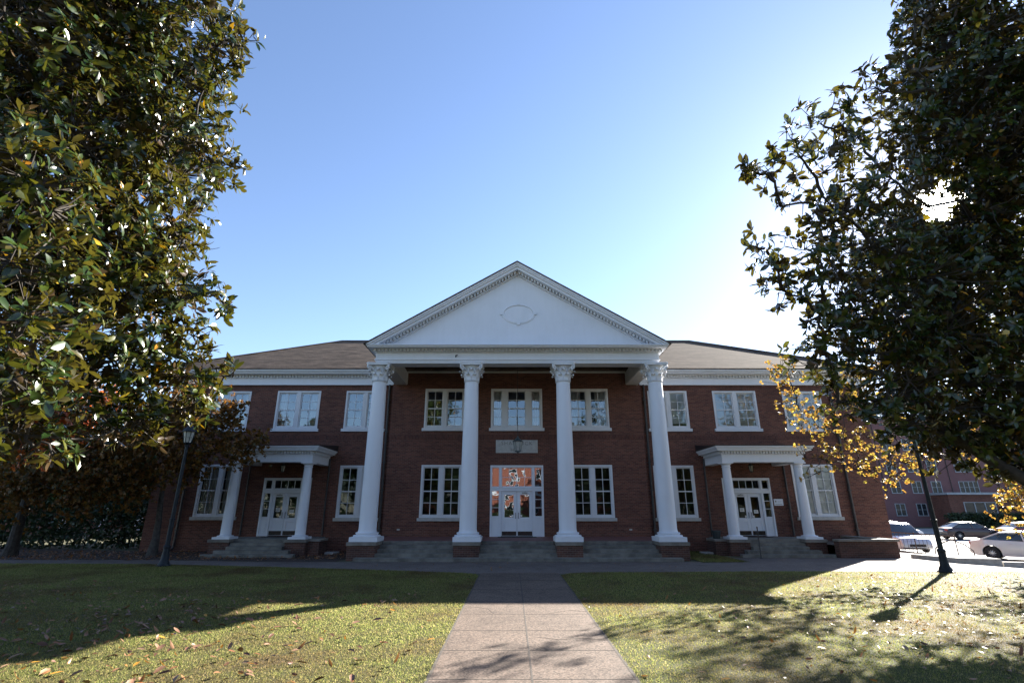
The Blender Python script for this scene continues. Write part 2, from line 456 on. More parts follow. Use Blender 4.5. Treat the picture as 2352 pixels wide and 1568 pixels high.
def np_mesh(name, V, Fq, mat, parent=None, smooth=False):
    """mesh from numpy arrays; Fq: (n,k) faces all with k corners"""
    me = bpy.data.meshes.new(name)
    V = np.asarray(V, dtype=np.float32); Fq = np.asarray(Fq, dtype=np.int32)
    k = Fq.shape[1]
    me.vertices.add(len(V)); me.vertices.foreach_set('co', V.ravel())
    me.loops.add(Fq.size); me.loops.foreach_set('vertex_index', Fq.ravel())
    me.polygons.add(len(Fq))
    me.polygons.foreach_set('loop_start', np.arange(0, Fq.size, k, dtype=np.int32))
    me.materials.append(mat)
    me.update(calc_edges=True); me.validate()
    if smooth: me.shade_smooth()
    o = bpy.data.objects.new(name, me); COL.objects.link(o)
    if parent is not None: o.parent = parent
    return o

def empty(name, loc=(0, 0, 0), rz=0.0):
    o = bpy.data.objects.new(name, None); COL.objects.link(o)
    o.empty_display_size = 0.3
    o.location = loc; o.rotation_euler = (0, 0, rz)
    return o
def tag(o, label=None, cat=None, group=None, kind=None):
    if label: o['label'] = label
    if cat: o['category'] = cat
    if group: o['group'] = group
    if kind: o['kind'] = kind
    return o
def copy_tree(o, parent=None):
    c = o.copy(); COL.objects.link(c)
    if parent is not None: c.parent = parent
    for ch in list(o.children): copy_tree(ch, c)
    return c
def pt(o, label):
    o['label'] = label; return o

# ------------------------------------------------------------------ ground, paths, car park
def sheet(name, pts, z, mat, label, cat):
    o = MB().poly([(x, y, z) for x, y in pts]).build(name, mat, smooth=False)
    return tag(o, label, cat, kind='structure')
def gz(x):          # the ground falls away gently towards the car park
    return float(np.interp(x, [16.5, 18, 21.5, 25], [0, -0.08, -0.30, -0.50]))
gm = MB()
gm.quad((-900, -400, 0), (16.5, -400, 0), (16.5, 1400, 0), (-900, 1400, 0)).quad((16.5, -400, 0), (900, -400, 0), (900, 18.7, 0), (16.5, 18.7, 0))
gxs = [16.5, 18, 21.5, 25, 900]
for a, b in zip(gxs[:-1], gxs[1:]):
    za, zb = gz(a), gz(b)
    gm.quad((a, 18.7, 0), (b, 18.7, 0), (b, 20.4, zb), (a, 20.4, za)); gm.quad((a, 20.4, za), (b, 20.4, zb), (b, 1400, zb), (a, 1400, za))
tag(gm.build('ground', M['field'], smooth=False), 'dry open ground spreading out to the horizon', 'ground', kind='structure')
lawn_l = [(-30, -6), (-1.28, -6), (-1.28, 17.4), (-1.45, 17.95), (-1.9, 18.3), (-5, 19.15), (-9.5, 20.2), (-14.5, 21.1), (-30, 21.6)]
lawn_r = [(1.28, -6), (30, -6), (30, 18.6), (15, 18.75), (9.0, 18.75), (2.3, 18.45), (1.65, 18.2), (1.28, 17.6)]
sheet('lawn', lawn_l, 0.008, M['lawn'], 'short lawn left of the straight walkway, strewn with fallen leaves', 'lawn')
sheet('lawn', lawn_r, 0.008, M['lawn'], 'patchy half bare lawn right of the straight walkway', 'lawn')
sheet('path', [(-1.28, -6), (1.28, -6), (1.28, 17.6), (1.28, 18.35), (-1.28, 18.35), (-1.28, 17.4)], 0.012, M['path'], 'straight exposed aggregate walkway running up to the portico steps', 'path')
sheet('pavement', [(-60, 21.6), (-30, 21.6), (-14.5, 21.1), (-9.5, 20.2), (-5, 19.15), (-1.9, 18.3), (-1.28, 18.1), (1.28, 18.1), (1.65, 18.2), (2.3, 18.45), (9, 18.75), (15, 18.75), (16.5, 18.7),
                   (16.5, 23.8), (9.3, 23.8), (9.3, 22.0), (7.2, 22.05), (-7.2, 22.05), (-10, 22.1), (-14.5, 22.9), (-30, 23.3), (-60, 23.3)], 0.004, M['cross'],
      'pale pavement crossing in front of the portico steps', 'pavement')
gm = MB(); gxs = [16.5, 18, 21.5, 25, 130]
for a, b in zip(gxs[:-1], gxs[1:]):
    za, zb = gz(a) + 0.006, gz(b) + 0.006
    gm.quad((a, 18.72, 0.006), (b, 18.72, 0.006), (b, 20.4, zb), (a, 20.4, za)); gm.quad((a, 20.4, za), (b, 20.4, zb), (b, 74, zb), (a, 74, za))
tag(gm.build('car_park', M['lot'], smooth=False), 'sun bleached car park beside the brick hall', 'car park', kind='structure')
sheet('leaf_bed', [(-40, 23.2), (-14.5, 22.85), (-10, 21.95), (-7.3, 22.0), (-7.3, 27.6), (-19.6, 27.6), (-40, 34)], 0.010, M['mulch'], 'dark planting bed covered in dead leaves along the left wing', 'bed')
sheet('grass_patch', [(7.3, 21.7), (9.25, 21.95), (9.25, 27.6), (7.3, 27.6)], 0.010, M['lawn'], 'small square of shaded grass between portico and side porch', 'grass patch')
sheet('road', [(-200, 58), (-20, 52), (-20, 62), (-200, 70)], 0.010, M['lot'], 'bright sunlit road beyond the trees on the left', 'road')

# slab joints and a few cracks of the walkway, a hair above it
jb = MB()
for y in (7.25, 8.6, 9.9, 11.35, 12.8, 14.6, 16.4, 17.8):
    jb.box(-1.28, 1.28, y - 0.008, y + 0.008, 0.010, 0.0145)
jb.box(-0.012, 0.012, -6, 18.1, 0.010, 0.0148)
for sx in (-1.295, 1.295):
    jb.box(sx - 0.022, sx + 0.022, -6, 17.5, 0.009, 0.0140)
tag(jb.build('path_joint', M['joint'], smooth=False), 'dirt filled joints between the walkway slabs', 'path joint', kind='structure')
cb = MB()
for pts in ([(-1.28, 12.0), (-1.0, 12.1), (-0.75, 11.9), (-0.62, 11.4)], [(1.28, 11.6), (1.0, 11.75), (0.75, 11.6), (0.5, 11.4)], [(0.2, 9.4), (0.5, 9.25), (0.9, 9.35), (1.28, 9.2)]):
    for a, b in zip(pts[:-1], pts[1:]):
        cb.tube([(a[0], a[1], 0.0115), (b[0], b[1], 0.0115)], 0.0045, 4)
tag(cb.build('path_crack', M['joint'], smooth=False), 'hairline cracks across the walkway', 'path crack', kind='structure')

# ------------------------------------------------------------------ the hall
hall = empty('brick_hall', (0, 27.1, 0))
tag(hall, 'two storey red brick hall with a white columned portico and pediment', 'building')
HO = Vector((0, 27.1, 0))
HB = hall
def hp(mb, name, mat, parent=None, **kw):
    """part of the hall; meshes are in world axes, the hall's Empty stands at its front door"""
    if parent is None:
        mb.v = [(x - HO.x, y - HO.y, z - HO.z) for x, y, z in mb.v]
        return mb.build(name, mat, hall, **kw)
    o = HO if parent.parent is hall else HO
    mb.v = [(x - HO.x, y - HO.y, z - HO.z) for x, y, z in mb.v]
    return mb.build(name, mat, parent, **kw)

YC, YW = 27.1, 27.2
UP = (5.96, 8.23); 
# openings: x centre, half width, z0, z1
OPEN_C = [(0, 1.38, 5.96, 8.23), (-3.87, 1.08, 5.96, 8.23), (3.87, 1.08, 5.96, 8.23), (-3.9, 1.05, 1.45, 4.19), (3.9, 1.05, 1.45, 4.19), (0, 1.37, 0.70, 4.17)]
OPEN_W = [(8.2, 1.07, 5.94, 8.13), (11.84, 1.18, 5.94, 8.13), (15.5, 1.05, 5.94, 8.11), (8.15, 1.05, 1.45, 4.17), (15.36, 1.08, 1.5, 4.22), (11.83, 1.23, 0.72, 3.54)]

def wall_front(mb, x0, x1, z0, z1, y, openings, depth=0.16):
    xs = sorted({x0, x1, *[c - h for c, h, *_ in openings], *[c + h for c, h, *_ in openings]})
    zs = sorted({z0, z1, *[o[2] for o in openings], *[o[3] for o in openings]})
    for xa, xb in zip(xs[:-1], xs[1:]):
        for za, zb in zip(zs[:-1], zs[1:]):
            xm, zm = (xa + xb) / 2, (za + zb) / 2
            if any(abs(xm - c) < h and a < zm < b for c, h, a, b in openings): continue
            mb.quad((xa, y, za), (xb, y, za), (xb, y, zb), (xa, y, zb))
    for c, h, a, b in openings:
        l, r, yb = c - h, c + h, y + depth
        mb.quad((l, y, a), (l, y, b), (l, yb, b), (l, yb, a)); mb.quad((r, y, b), (r, y, a), (r, yb, a), (r, yb, b))
        mb.quad((l, y, b), (r, y, b), (r, yb, b), (l, yb, b)); mb.quad((r, y, a), (l, y, a), (l, yb, a), (r, yb, a))

wb = MB()
wall_front(wb, -6.75, 6.75, 0, 9.6, YC, OPEN_C)
for s in (-1, 1):
    wb.quad((s * 6.75, YC, 0), (s * 6.75, YW, 0), (s * 6.75, YW, 9.6), (s * 6.75, YC, 9.6))
    wall_front(wb, *sorted((s * 6.75, s * 18.8)), -0.6, 9.2, YW, [(s * c, h, a, b) for c, h, a, b in OPEN_W])
    wb.quad((s * 18.8, YW, -0.6), (s * 18.8, 41.2, -0.6), (s * 18.8, 41.2, 9.2), (s * 18.8, YW, 9.2))
wb.quad((18.8, 41.2, 0), (-18.8, 41.2, 0), (-18.8, 41.2, 9.2), (18.8, 41.2, 9.2))
wall = hp(wb, 'wall', M['brick'], smooth=False)
# soldier courses over the windows of the ground floor, belt courses and brick panels
sb = MB()
for s in (-1, 1):
    x0, x1 = sorted((s * 6.78, s * 18.8))
    sb.box(x0, x1, YW - 0.012, YW + 0.05, 5.50, 5.72)
    sb.box(x0, x1, YW - 0.010, YW + 0.05, 8.27, 8.44)
    for xa, xb in ((6.78, 7.0), (9.5, 10.45), (13.25, 14.15), (16.75, 18.8)):
        q0, q1 = sorted((s * xa, s * xb))
        sb.box(q0, q1, YW - 0.014, YW + 0.05, 1.16, 1.24)
sb.box(-6.75, 6.75, YC - 0.012, YC + 0.05, 5.52, 5.76)
for xa, xb in ((-6.75, -1.42), (1.42, 6.75)):
    sb.box(xa, xb, YC - 0.014, YC + 0.05, 1.16, 1.24)
hp(sb, 'soldier_course', M['soldier'], smooth=False)
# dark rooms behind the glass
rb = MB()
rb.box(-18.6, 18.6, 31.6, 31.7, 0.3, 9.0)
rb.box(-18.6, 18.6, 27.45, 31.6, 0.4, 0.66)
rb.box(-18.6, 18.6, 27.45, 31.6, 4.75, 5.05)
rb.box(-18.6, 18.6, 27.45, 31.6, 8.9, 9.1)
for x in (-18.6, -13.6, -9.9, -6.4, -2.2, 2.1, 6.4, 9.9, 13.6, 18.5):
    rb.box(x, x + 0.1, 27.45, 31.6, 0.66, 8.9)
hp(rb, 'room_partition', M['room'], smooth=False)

# --- windows
def window(xc, half, z0, z1, y, kind='pair', cover=None, rows=4):
    d = 0.10
    fr = MB(); t = 0.10
    zs = z0 + 0.14
    f0, f1 = y - 0.025, y + d + 0.05
    fr.box(xc - half, xc - half + t, f0, f1, zs, z1); fr.box(xc + half - t, xc + half, f0, f1, zs, z1)
    fr.box(xc - half + t, xc + half - t, f0 + 0.002, f1, z1 - t, z1); fr.box(xc - half + t, xc + half - t, f0 + 0.012, f1, zs, zs + 0.08)
    if kind == 'pair':
        fr.box(xc - 0.11, xc + 0.11, f0 + 0.006, f1, zs + 0.08, z1 - t)
        bays = [(xc - half + t, xc - 0.11, 2), (xc + 0.11, xc + half - t, 2)]
    else:
        a, b = half * 0.36, half * 0.56
        for s in (-1, 1):
            q0, q1 = sorted((xc + s * a, xc + s * b)); fr.box(q0, q1, f0 + 0.006, f1, zs + 0.08, z1 - t)
        bays = [(xc - half + t, xc - b, 1), (xc - a, xc + a, 2), (xc + b, xc + half - t, 1)]
    fo = hp(fr, 'window_frame', M['trim'], bevel=0.006)
    sl_ = MB().box(xc - half - 0.09, xc + half + 0.09, y - 0.10, y + 0.05, z0 - 0.02, z0 + 0.137)
    hp(sl_, 'sill', M['trim'] if z0 > 4 else M['stone'], fo, bevel=0.01)
    g = MB()
    for xa, xb, cols in bays:
        sh = MB(); st = 0.055; y0, y1 = y + 0.045, y + 0.095
        za, zb = zs + 0.08, z1 - t
        sh.box(xa, xa + st, y0, y1, za, zb); sh.box(xb - st, xb, y0, y1, za, zb)
        sh.box(xa + st, xb - st, y0 + 0.002, y1, zb - st, zb); sh.box(xa + st, xb - st, y0 + 0.002, y1, za, za + 0.075)
        zm = (za + zb) / 2
        sh.box(xa + st, xb - st, y0 - 0.012, y1, zm - 0.028, zm + 0.028)
        mt = 0.014
        for c in range(1, cols):
            xm = xa + (xb - xa) * c / cols
            sh.box(xm - mt, xm + mt, y0 + 0.008, y1, za + 0.075, zb - st)
        for zq in ((za + 0.075 + zm) / 2, (zm + zb - st) / 2):
            sh.box(xa + st, xb - st, y0 + 0.010, y1 - 0.002, zq - mt, zq + mt)
        hp(sh, 'sash', M['trim'], fo, smooth=False)
        g.quad((xa + st, y + 0.075, za + 0.05), (xb - st, y + 0.075, za + 0.05), (xb - st, y + 0.075, zb - 0.04), (xa + st, y + 0.075, zb - 0.04))
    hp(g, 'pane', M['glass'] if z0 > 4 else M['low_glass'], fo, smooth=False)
    if cover:
        kind_, frac = cover
        if kind_ == 'blind':
            bl = MB(); zl = z1 - t - frac * (z1 - t - zs)
            for xa, xb, _ in bays:
                bl.box(xa + 0.02, xb - 0.02, y + 0.115, y + 0.120, zl, z1 - t)
            hp(bl, 'blind', M['blind'], fo, smooth=False)
        else:
            L = xc - half + t; Rr = xc + half - t; wd = (Rr - L) * frac
            for a, b in ((L, L + wd), (Rr - wd, Rr)):
                cu = MB(); n = 26
                for i in range(n):
                    xa_, xb_ = a + (b - a) * i / n, a + (b - a) * (i + 1) / n
                    ya = y + 0.26 + 0.03 * math.sin(i * 1.35); yb_ = y + 0.26 + 0.03 * math.sin((i + 1) * 1.35)
                    cu.quad((xa_, ya, zs + 0.05), (xb_, yb_, zs + 0.05), (xb_, yb_, z1 - t), (xa_, ya, z1 - t))
                hp(cu, 'curtain', M['curtain'], fo)
    return fo

window(0, 1.38, 5.96, 8.23, YC, 'triple', ('curtain', 0.22))
window(-3.87, 1.08, 5.96, 8.23, YC)
window(3.87, 1.08, 5.96, 8.23, YC, cover=('curtain', 0.3))
window(-3.9, 1.05, 1.45, 4.19, YC)
window(3.9, 1.05, 1.45, 4.19, YC)
covers = {(-1, 0): None, (-1, 1): ('curtain', 0.22), (-1, 2): ('curtain', 0.15), (-1, 3): None, (-1, 4): ('curtain', 0.42),
          (1, 0): ('blind', 0.86), (1, 1): ('blind', 1.0), (1, 2): ('blind', 1.0), (1, 3): None, (1, 4): ('blind', 0.97)}
for s in (-1, 1):
    for i, (c, h, a, b) in enumerate(OPEN_W[:5]):
        window(s * c, h, a, b, YW, cover=covers[(s, i)])

# --- doors
def door_set(xc, half, z0, z1, y, zbar, leaf_w, notices=False, closer_side=1):
    """white door surround: transom lights over a pair of half-glazed leaves between sidelights"""
    fr = MB(); t = 0.075; f0, f1 = y - 0.03, y + 0.16
    fr.box(xc - half, xc - half + t, f0, f1, z0, z1); fr.box(xc + half - t, xc + half, f0, f1, z0, z1)
    fr.box(xc - half + t, xc + half - t, f0 + 0.002, f1, z1 - 0.1, z1)
    fr.box(xc - half + t, xc + half - t, f0 + 0.004, f1, zbar, zbar + 0.14)
    fr.box(xc - half + t, xc + half - t, f0 - 0.02, f0 + 0.10, zbar + 0.141, zbar + 0.175)
    m0, m1 = leaf_w, leaf_w + 0.10
    for s in (-1, 1):
        q0, q1 = sorted((xc + s * m0, xc + s * m1))
        fr.box(q0, q1, f0 + 0.006, f1, z0, zbar); fr.box(q0, q1, f0 + 0.006, f1, zbar + 0.176, z1 - 0.1)
        # sidelight: panel below, glass bars above
        q0, q1 = sorted((xc + s * m1, xc + s * (half - t)))
        zp = z0 + (zbar - z0) * 0.42
        fr.box(q0, q1, f0 + 0.055, f1, z0, zp); fr.box(q0, q1, f0 + 0.03, f1 - 0.02, zp + 0.001, zp + 0.06)
        fr.box(q0, q1, f0 + 0.040, f0 + 0.056, z0 + 0.002, z0 + 0.12)
        e = 0.05
        fr.box(q0 + e, q1 - e, f0 + 0.044, f0 + 0.056, z0 + 0.2, z0 + 0.222); fr.box(q0 + e, q1 - e, f0 + 0.044, f0 + 0.056, zp - 0.09, zp - 0.068)
        fr.box(q0 + e, q0 + e + 0.02, f0 + 0.044, f0 + 0.056, z0 + 0.222, zp - 0.09); fr.box(q1 - e - 0.02, q1 - e, f0 + 0.044, f0 + 0.056, z0 + 0.222, zp - 0.09)
        for k in (1, 2):
            zz = zp + 0.06 + (zbar - zp - 0.06) * k / 3
            fr.box(q0, q1, f0 + 0.06, f0 + 0.10, zz - 0.012, zz + 0.012)
        fr.box(q0, q0 + 0.03, f0 + 0.05, f0 + 0.11, zp + 0.06, zbar); fr.box(q1 - 0.03, q1, f0 + 0.05, f0 + 0.11, zp + 0.06, zbar)
        zt0, zt1 = zbar + 0.176, z1 - 0.1
        fr.box(q0, q0 + 0.03, f0 + 0.05, f0 + 0.11, zt0, zt1); fr.box(q1 - 0.03, q1, f0 + 0.05, f0 + 0.11, zt0, zt1)
        fr.box(q0 + 0.03, q1 - 0.03, f0 + 0.05, f0 + 0.11, zt1 - 0.03, zt1); fr.box(q0 + 0.03, q1 - 0.03, f0 + 0.05, f0 + 0.11, zt0, zt0 + 0.06)
    zt0, zt1 = zbar + 0.176, z1 - 0.1
    fr.box(xc - m0, xc - m0 + 0.04, f0 + 0.05, f0 + 0.11, zt0, zt1); fr.box(xc + m0 - 0.04, xc + m0, f0 + 0.05, f0 + 0.11, zt0, zt1)
    fr.box(xc - m0 + 0.04, xc + m0 - 0.04, f0 + 0.05, f0 + 0.11, zt1 - 0.03, zt1); fr.box(xc - m0 + 0.04, xc + m0 - 0.04, f0 + 0.05, f0 + 0.11, zt0, zt0 + 0.07)
    for k in (1, 2, 3):
        xm = xc - m0 + 2 * m0 * k / 4
        fr.box(xm - 0.012, xm + 0.012, f0 + 0.06, f0 + 0.10, zt0 + 0.07, zt1 - 0.03)
    if zt1 - zt0 > 0.7:
        zm = (zt0 + zt1) / 2
        fr.box(xc - m0 + 0.04, xc + m0 - 0.04, f0 + 0.062, f0 + 0.098, zm - 0.012, zm + 0.012)
    fo = hp(fr, 'door_surround', M['white'], bevel=0.005)
    g = MB(); yg = f0 + 0.085
    for a, b in ((xc - half + t, xc - m1), (xc + m1, xc + half - t)):
        g.quad((a, yg, zp + 0.05), (b, yg, zp + 0.05), (b, yg, zbar), (a, yg, zbar)); g.quad((a, yg, zt0), (b, yg, zt0), (b, yg, zt1), (a, yg, zt1))
    g.quad((xc - m0, yg, zt0), (xc + m0, yg, zt0), (xc + m0, yg, zt1), (xc - m0, yg, zt1))
    hp(g, 'transom_pane', M['low_glass'] if notices else M['door_glass'], fo, smooth=False)
    for s in (-1, 1):
        a, b = sorted((xc + s * 0.006, xc + s * (leaf_w - 0.006)))
        lf = MB(); y0, y1 = f0 + 0.075, f0 + 0.12
        zl0, zl1 = z0 + 0.03, zbar - 0.008
        gx0, gx1 = a + (b - a) * 0.21, b - (b - a) * 0.21
        gz0, gz1 = z0 + (zbar - z0) * 0.42, zbar - 0.18
        lf.box(a, gx0, y0, y1, zl0, zl1); lf.box(gx1, b, y0, y1, zl0, zl1)
        lf.box(gx0, gx1, y0 + 0.001, y1, gz1, zl1); lf.box(gx0, gx1, y0 + 0.001, y1, z0 + (zbar - z0) * 0.32, gz0)
        lf.box(gx0, gx1, y0 + 0.020, y1, z0 + 0.30, z0 + (zbar - z0) * 0.32); lf.box(gx0, gx1, y0 + 0.001, y1, zl0, z0 + 0.30)
        do = hp(lf, 'door', M['white'], bevel=0.006)
        hp(MB().quad((gx0, y0 + 0.02, gz0), (gx1, y0 + 0.02, gz0), (gx1, y0 + 0.02, gz1), (gx0, y0 + 0.02, gz1)), 'pane', M['low_glass'] if notices else M['door_glass'], do, smooth=False)
        hp(MB().box(a + 0.03, b - 0.03, y0 - 0.006, y0 - 0.001, zl0 + 0.02, zl0 + 0.22), 'kick_plate', M['kick'], do, smooth=False)
        hx = xc + s * 0.075; zh = z0 + 1.0
        hp(MB().tube([(hx, y0 - 0.002, zh - 0.14), (hx, y0 - 0.06, zh - 0.12), (hx, y0 - 0.06, zh + 0.12), (hx, y0 - 0.002, zh + 0.14)], 0.014, 6), 'handle', M['iron'], do)
        if s == closer_side:
            hp(MB().box((gx0 + gx1) / 2 - 0.14, (gx0 + gx1) / 2 + 0.14, y0 - 0.06, y0 - 0.002, gz1 + 0.06, gz1 + 0.12).tube([((gx0 + gx1) / 2, y0 - 0.03, gz1 + 0.12), ((gx0 + gx1) / 2 + 0.05, y0 - 0.05, gz1 + 0.19)], 0.012, 5), 'door_closer', M['steel'], do)
        # small square stickers low in the corner of each pane
        e0, e1 = (gx1 - 0.09, gx1 - 0.01) if s < 0 else (gx0 + 0.01, gx0 + 0.09)
        hp(MB().box(e0, e1, y0 + 0.012, y0 + 0.016, gz0 + 0.02, gz0 + 0.12), 'sticker', M['paper'], do, smooth=False)
        if notices:
            zc_ = gz0 + (gz1 - gz0) * (0.38 if s < 0 else 0.30)
            xm = (gx0 + gx1) / 2
            hp(MB().box(xm - 0.11, xm + 0.11, y0 + 0.010, y0 + 0.014, zc_ - 0.085, zc_ + 0.085), 'notice', M['paper'], do, smooth=False)
            ink = MB()
            for k in range(3):
                ink.box(xm - 0.08, xm + 0.08 - 0.03 * (k % 2), y0 + 0.007, y0 + 0.0095, zc_ + 0.03 - 0.035 * k, zc_ + 0.042 - 0.035 * k)
            hp(ink, 'notice_text', M['ink'], do, smooth=False)
door_set(0, 1.37, 0.70, 4.17, YC, 2.88, 0.80)
for s in (-1, 1):
    door_set(s * 11.83, 1.23, 0.72, 3.54, YW, 2.78, 0.70, notices=True, closer_side=-1)

# --- stone tablet with the carved name
tb = hp(MB().box(-1.10, 1.10, YC - 0.03, YC + 0.02, 4.80, 5.47), 'name_tablet', M['stone'], bevel=0.01)
def lettering(body, size, x, y, z, parent, mat, spacing=1.0, name='inscription', depth=0.002):
    cu = bpy.data.curves.new(name, 'FONT'); cu.body = body; cu.size = size; cu.align_x = 'CENTER'; cu.align_y = 'CENTER'
    cu.extrude = depth; cu.space_character = spacing
    tmp = bpy.data.objects.new('tmp', cu); COL.objects.link(tmp)
    dg = bpy.context.evaluated_depsgraph_get()
    me = bpy.data.meshes.new_from_object(tmp.evaluated_get(dg))
    bpy.data.objects.remove(tmp)
    me.name = name; me.materials.clear(); me.materials.append(mat)
    o = bpy.data.objects.new(name, me); COL.objects.link(o)
    o.parent = parent
    o.location = (x, y, z); o.rotation_euler = (R(90), 0, 0)
    return o
lettering("SHATTUCK", 0.27, 0, YC - 0.033 - HO.y, 5.29, tb, M['carved'], 1.28)
lettering("HALL", 0.25, 0, YC - 0.033 - HO.y, 4.95, tb, M['carved'], 1.15)

# --- portico columns
def corinthian(r, z0, z1):
    """bell, two rings of curling leaves, corner scrolls and a hollow-sided top slab"""
    mb = MB(); H = z1 - z0
    mb.lathe([(r * 1.06, z0 - 0.035), (r * 1.12, z0 - 0.015), (r * 1.06, z0), (r * 0.98, z0 + 0.02), (r * 0.98, z0 + H * .45), (r * 1.08, z0 + H * .72), (r * 1.28, z0 + H * .86)], n=20, cap=False)
    def leaf(a, zb, h, rb, out, wd):
        ca, sa = math.cos(a), math.sin(a); prev = None
        prof = [(0, 0.00, 1.0), (0.35, 0.02, 1.1), (0.65, 0.10, 1.0), (0.86, 0.45, 0.85), (0.97, 0.85, 0.7), (0.93, 1.10, 0.5), (0.80, 1.15, 0.25)]
        rows = []
        for tz, to, tw in prof:
            rr = rb + 0.02 + out * to; z = zb + h * tz; hw = wd * tw / 2
            rows.append([(rr * ca - k * hw * sa + (0.03 - 0.03 * abs(k)) * ca, rr * sa + k * hw * ca + (0.03 - 0.03 * abs(k)) * sa, z) for k in (-1, 0, 1)])
        n = len(mb.v)
        for rw in rows: mb.v += rw
        for i in range(len(rows) - 1):
            for k in (0, 1):
                mb.f.append((n + i * 3 + k, n + i * 3 + k + 1, n + i * 3 + 3 + k + 1, n + i * 3 + 3 + k))
        tip = rows[4][1]
        mb.lathe([(0.012, tip[2] - 0.05), (0.035, tip[2] - 0.02), (0.035, tip[2] + 0.012), (0.012, tip[2] + 0.03)], tip[0] + 0.02 * ca, tip[1] + 0.02 * sa, 8)
    for k in range(8):
        leaf(2 * math.pi * k / 8 + math.pi / 8, z0 + 0.01, H * 0.37, r * 0.98, 0.15, r * 0.74)
        leaf(2 * math.pi * k / 8, z0 + H * 0.22, H * 0.43, r * 0.99, 0.21, r * 0.70)
    for k in range(4):
        a = math.pi / 4 + k * math.pi / 2; ca, sa = math.cos(a), math.sin(a)
        rr0, rr1 = r * 1.02, r * 1.92
        mb.tube([(rr0 * ca, rr0 * sa, z0 + H * .45), (r * 1.38 * ca, r * 1.38 * sa, z0 + H * .70), (rr1 * ca, rr1 * sa, z0 + H * .84)], [0.05, 0.05, 0.04], 6)
        # scroll: a short disc with its axis across the corner
        c = Vector((rr1 * ca, rr1 * sa, z0 + H * .76)); ax = Vector((-sa, ca, 0))
        ring = [c + (Vector((ca, sa, 0)) * math.cos(t) + Vector((0, 0, 1)) * math.sin(t)) * 0.085 for t in [2 * math.pi * i / 10 for i in range(11)]]
        mb.tube(ring, 0.042, 6)
        mb.tube([c - ax * 0.07, c + ax * 0.07], 0.04, 8)
        b = k * math.pi / 2; fx, fy = math.cos(b), math.sin(b)
        for sgn in (-1, 1):
            bx = fx * r * 1.2 - sgn * fy * 0.10; by = fy * r * 1.2 + sgn * fx * 0.10
            mb.tube([(fx * r * 1.02 - sgn * fy * 0.16, fy * r * 1.02 + sgn * fx * 0.16, z0 + H * .5), (bx, by, z0 + H * .74), (bx * 1.05, by * 1.05, z0 + H * .70)], [0.03, 0.03, 0.035], 5)
        mb.lathe([(0.02, z0 + H * .86), (0.07, z0 + H * .89), (0.07, z0 + H * .96), (0.02, z0 + H * .99)], fx * r * 1.4, fy * r * 1.4, 8)
    pts = []
    for k in range(4):
        a = math.pi / 4 + k * math.pi / 2
        for da, rr in ((-0.09, r * 2.2), (0.09, r * 2.2), (0.40, r * 1.72), (math.pi / 4, r * 1.56), (math.pi / 2 - 0.40, r * 1.72)):
            pts.append((rr * math.cos(a + da), rr * math.sin(a + da)))
    mb.prism_z(pts, z0 + H * .87, z0 + H * .935); mb.prism_z([(x * 1.04, y * 1.04) for x, y in pts], z0 + H * .936, z1)
    return mb
def shift(mb, dx, dy, dz=0):
    mb.v = [(x + dx, y + dy, z + dz) for x, y, z in mb.v]; return mb
YP = 23.1
shaft_prof = [(0.40, 1.09), (0.385, 1.13), (0.372, 1.2)]
for i in range(1, 13):
    t = i / 12; shaft_prof.append((0.372 - 0.055 * t ** 1.8, 1.2 + (7.58 - 1.2) * t))
shaft_prof += [(0.335, 7.60), (0.335, 7.63)]
col0 = None
for x in (-6.42, -2.13, 2.13, 6.42):
    if col0 is None:
        co = hp(shift(MB().lathe(shaft_prof, n=32), x, YP), 'column', M['white'])
        base = MB().box(-0.585, 0.585, -0.585, 0.585, 0.72, 0.90)
        base.lathe([(0.56, 0.901), (0.575, 0.93), (0.56, 0.965), (0.50, 0.972), (0.455, 0.99), (0.45, 1.01), (0.475, 1.02), (0.485, 1.045), (0.47, 1.07), (0.41, 1.075), (0.40, 1.089)], n=32)
        hp(shift(base, x, YP), 'base', M['white'], co)
        hp(shift(corinthian(0.318, 7.631, 8.45), x, YP), 'capital', M['capital'], co, angle=50)
        col0 = co
    else:
        c = copy_tree(col0, hall); c.location.x = x - (-6.42)

# --- entablature and pediment of the portico
en = MB()
def ring(mb, xo, xi, yf, yi, yb, z0, z1):
    mb.box(-xo, xo, yf, yi, z0, z1)
    mb.box(-xo, -xi, yi, yb, z0, z1); mb.box(xi, xo, yi, yb, z0, z1)
ring(en, 6.60, 5.98, 22.79, 23.46, 27.08, 8.455, 8.53)
ring(en, 6.62, 5.96, 22.77, 23.48, 27.08, 8.531, 8.60)
ring(en, 6.66, 5.96, 22.72, 23.48, 27.08, 8.601, 8.645)
ring(en, 6.62, 5.96, 22.76, 23.48, 27.08, 8.646, 8.955)
ring(en, 6.67, 5.96, 22.70, 23.48, 27.08, 8.956, 8.985)
hp(en, 'entablature', M['white'], bevel=0.004)
co_ = MB()
ring(co_, 6.64, 6.0, 22.66, 23.4, 27.0, 8.986, 9.085)
ring(co_, 6.92, 6.0, 22.24, 23.4, 27.0, 9.086, 9.15)
ring(co_, 6.97, 6.0, 22.17, 23.4, 27.0, 9.151, 9.20)
hp(co_, 'cornice', M['white'], bevel=0.004)
hp(MB().tube([(-2.88, 22.75, 8.74), (-2.86, 22.66, 8.80), (-2.76, 22.64, 8.82)], [0.02, 0.035, 0.012], 5), 'frieze_hook', M['iron'])
de = MB(); x = -6.66
while x < 6.60:
    de.box(x, x + 0.085, 22.53, 22.655, 8.99, 9.083); x += 0.17
y = 22.68
while y < 26.6:
    for s in (-1, 1):
        q0, q1 = sorted((s * 6.645, s * 6.76)); de.box(q0, q1, y, y + 0.075, 8.99, 9.083)
    y += 0.1325
hp(de, 'dentil_molding', M['white'], smooth=False)
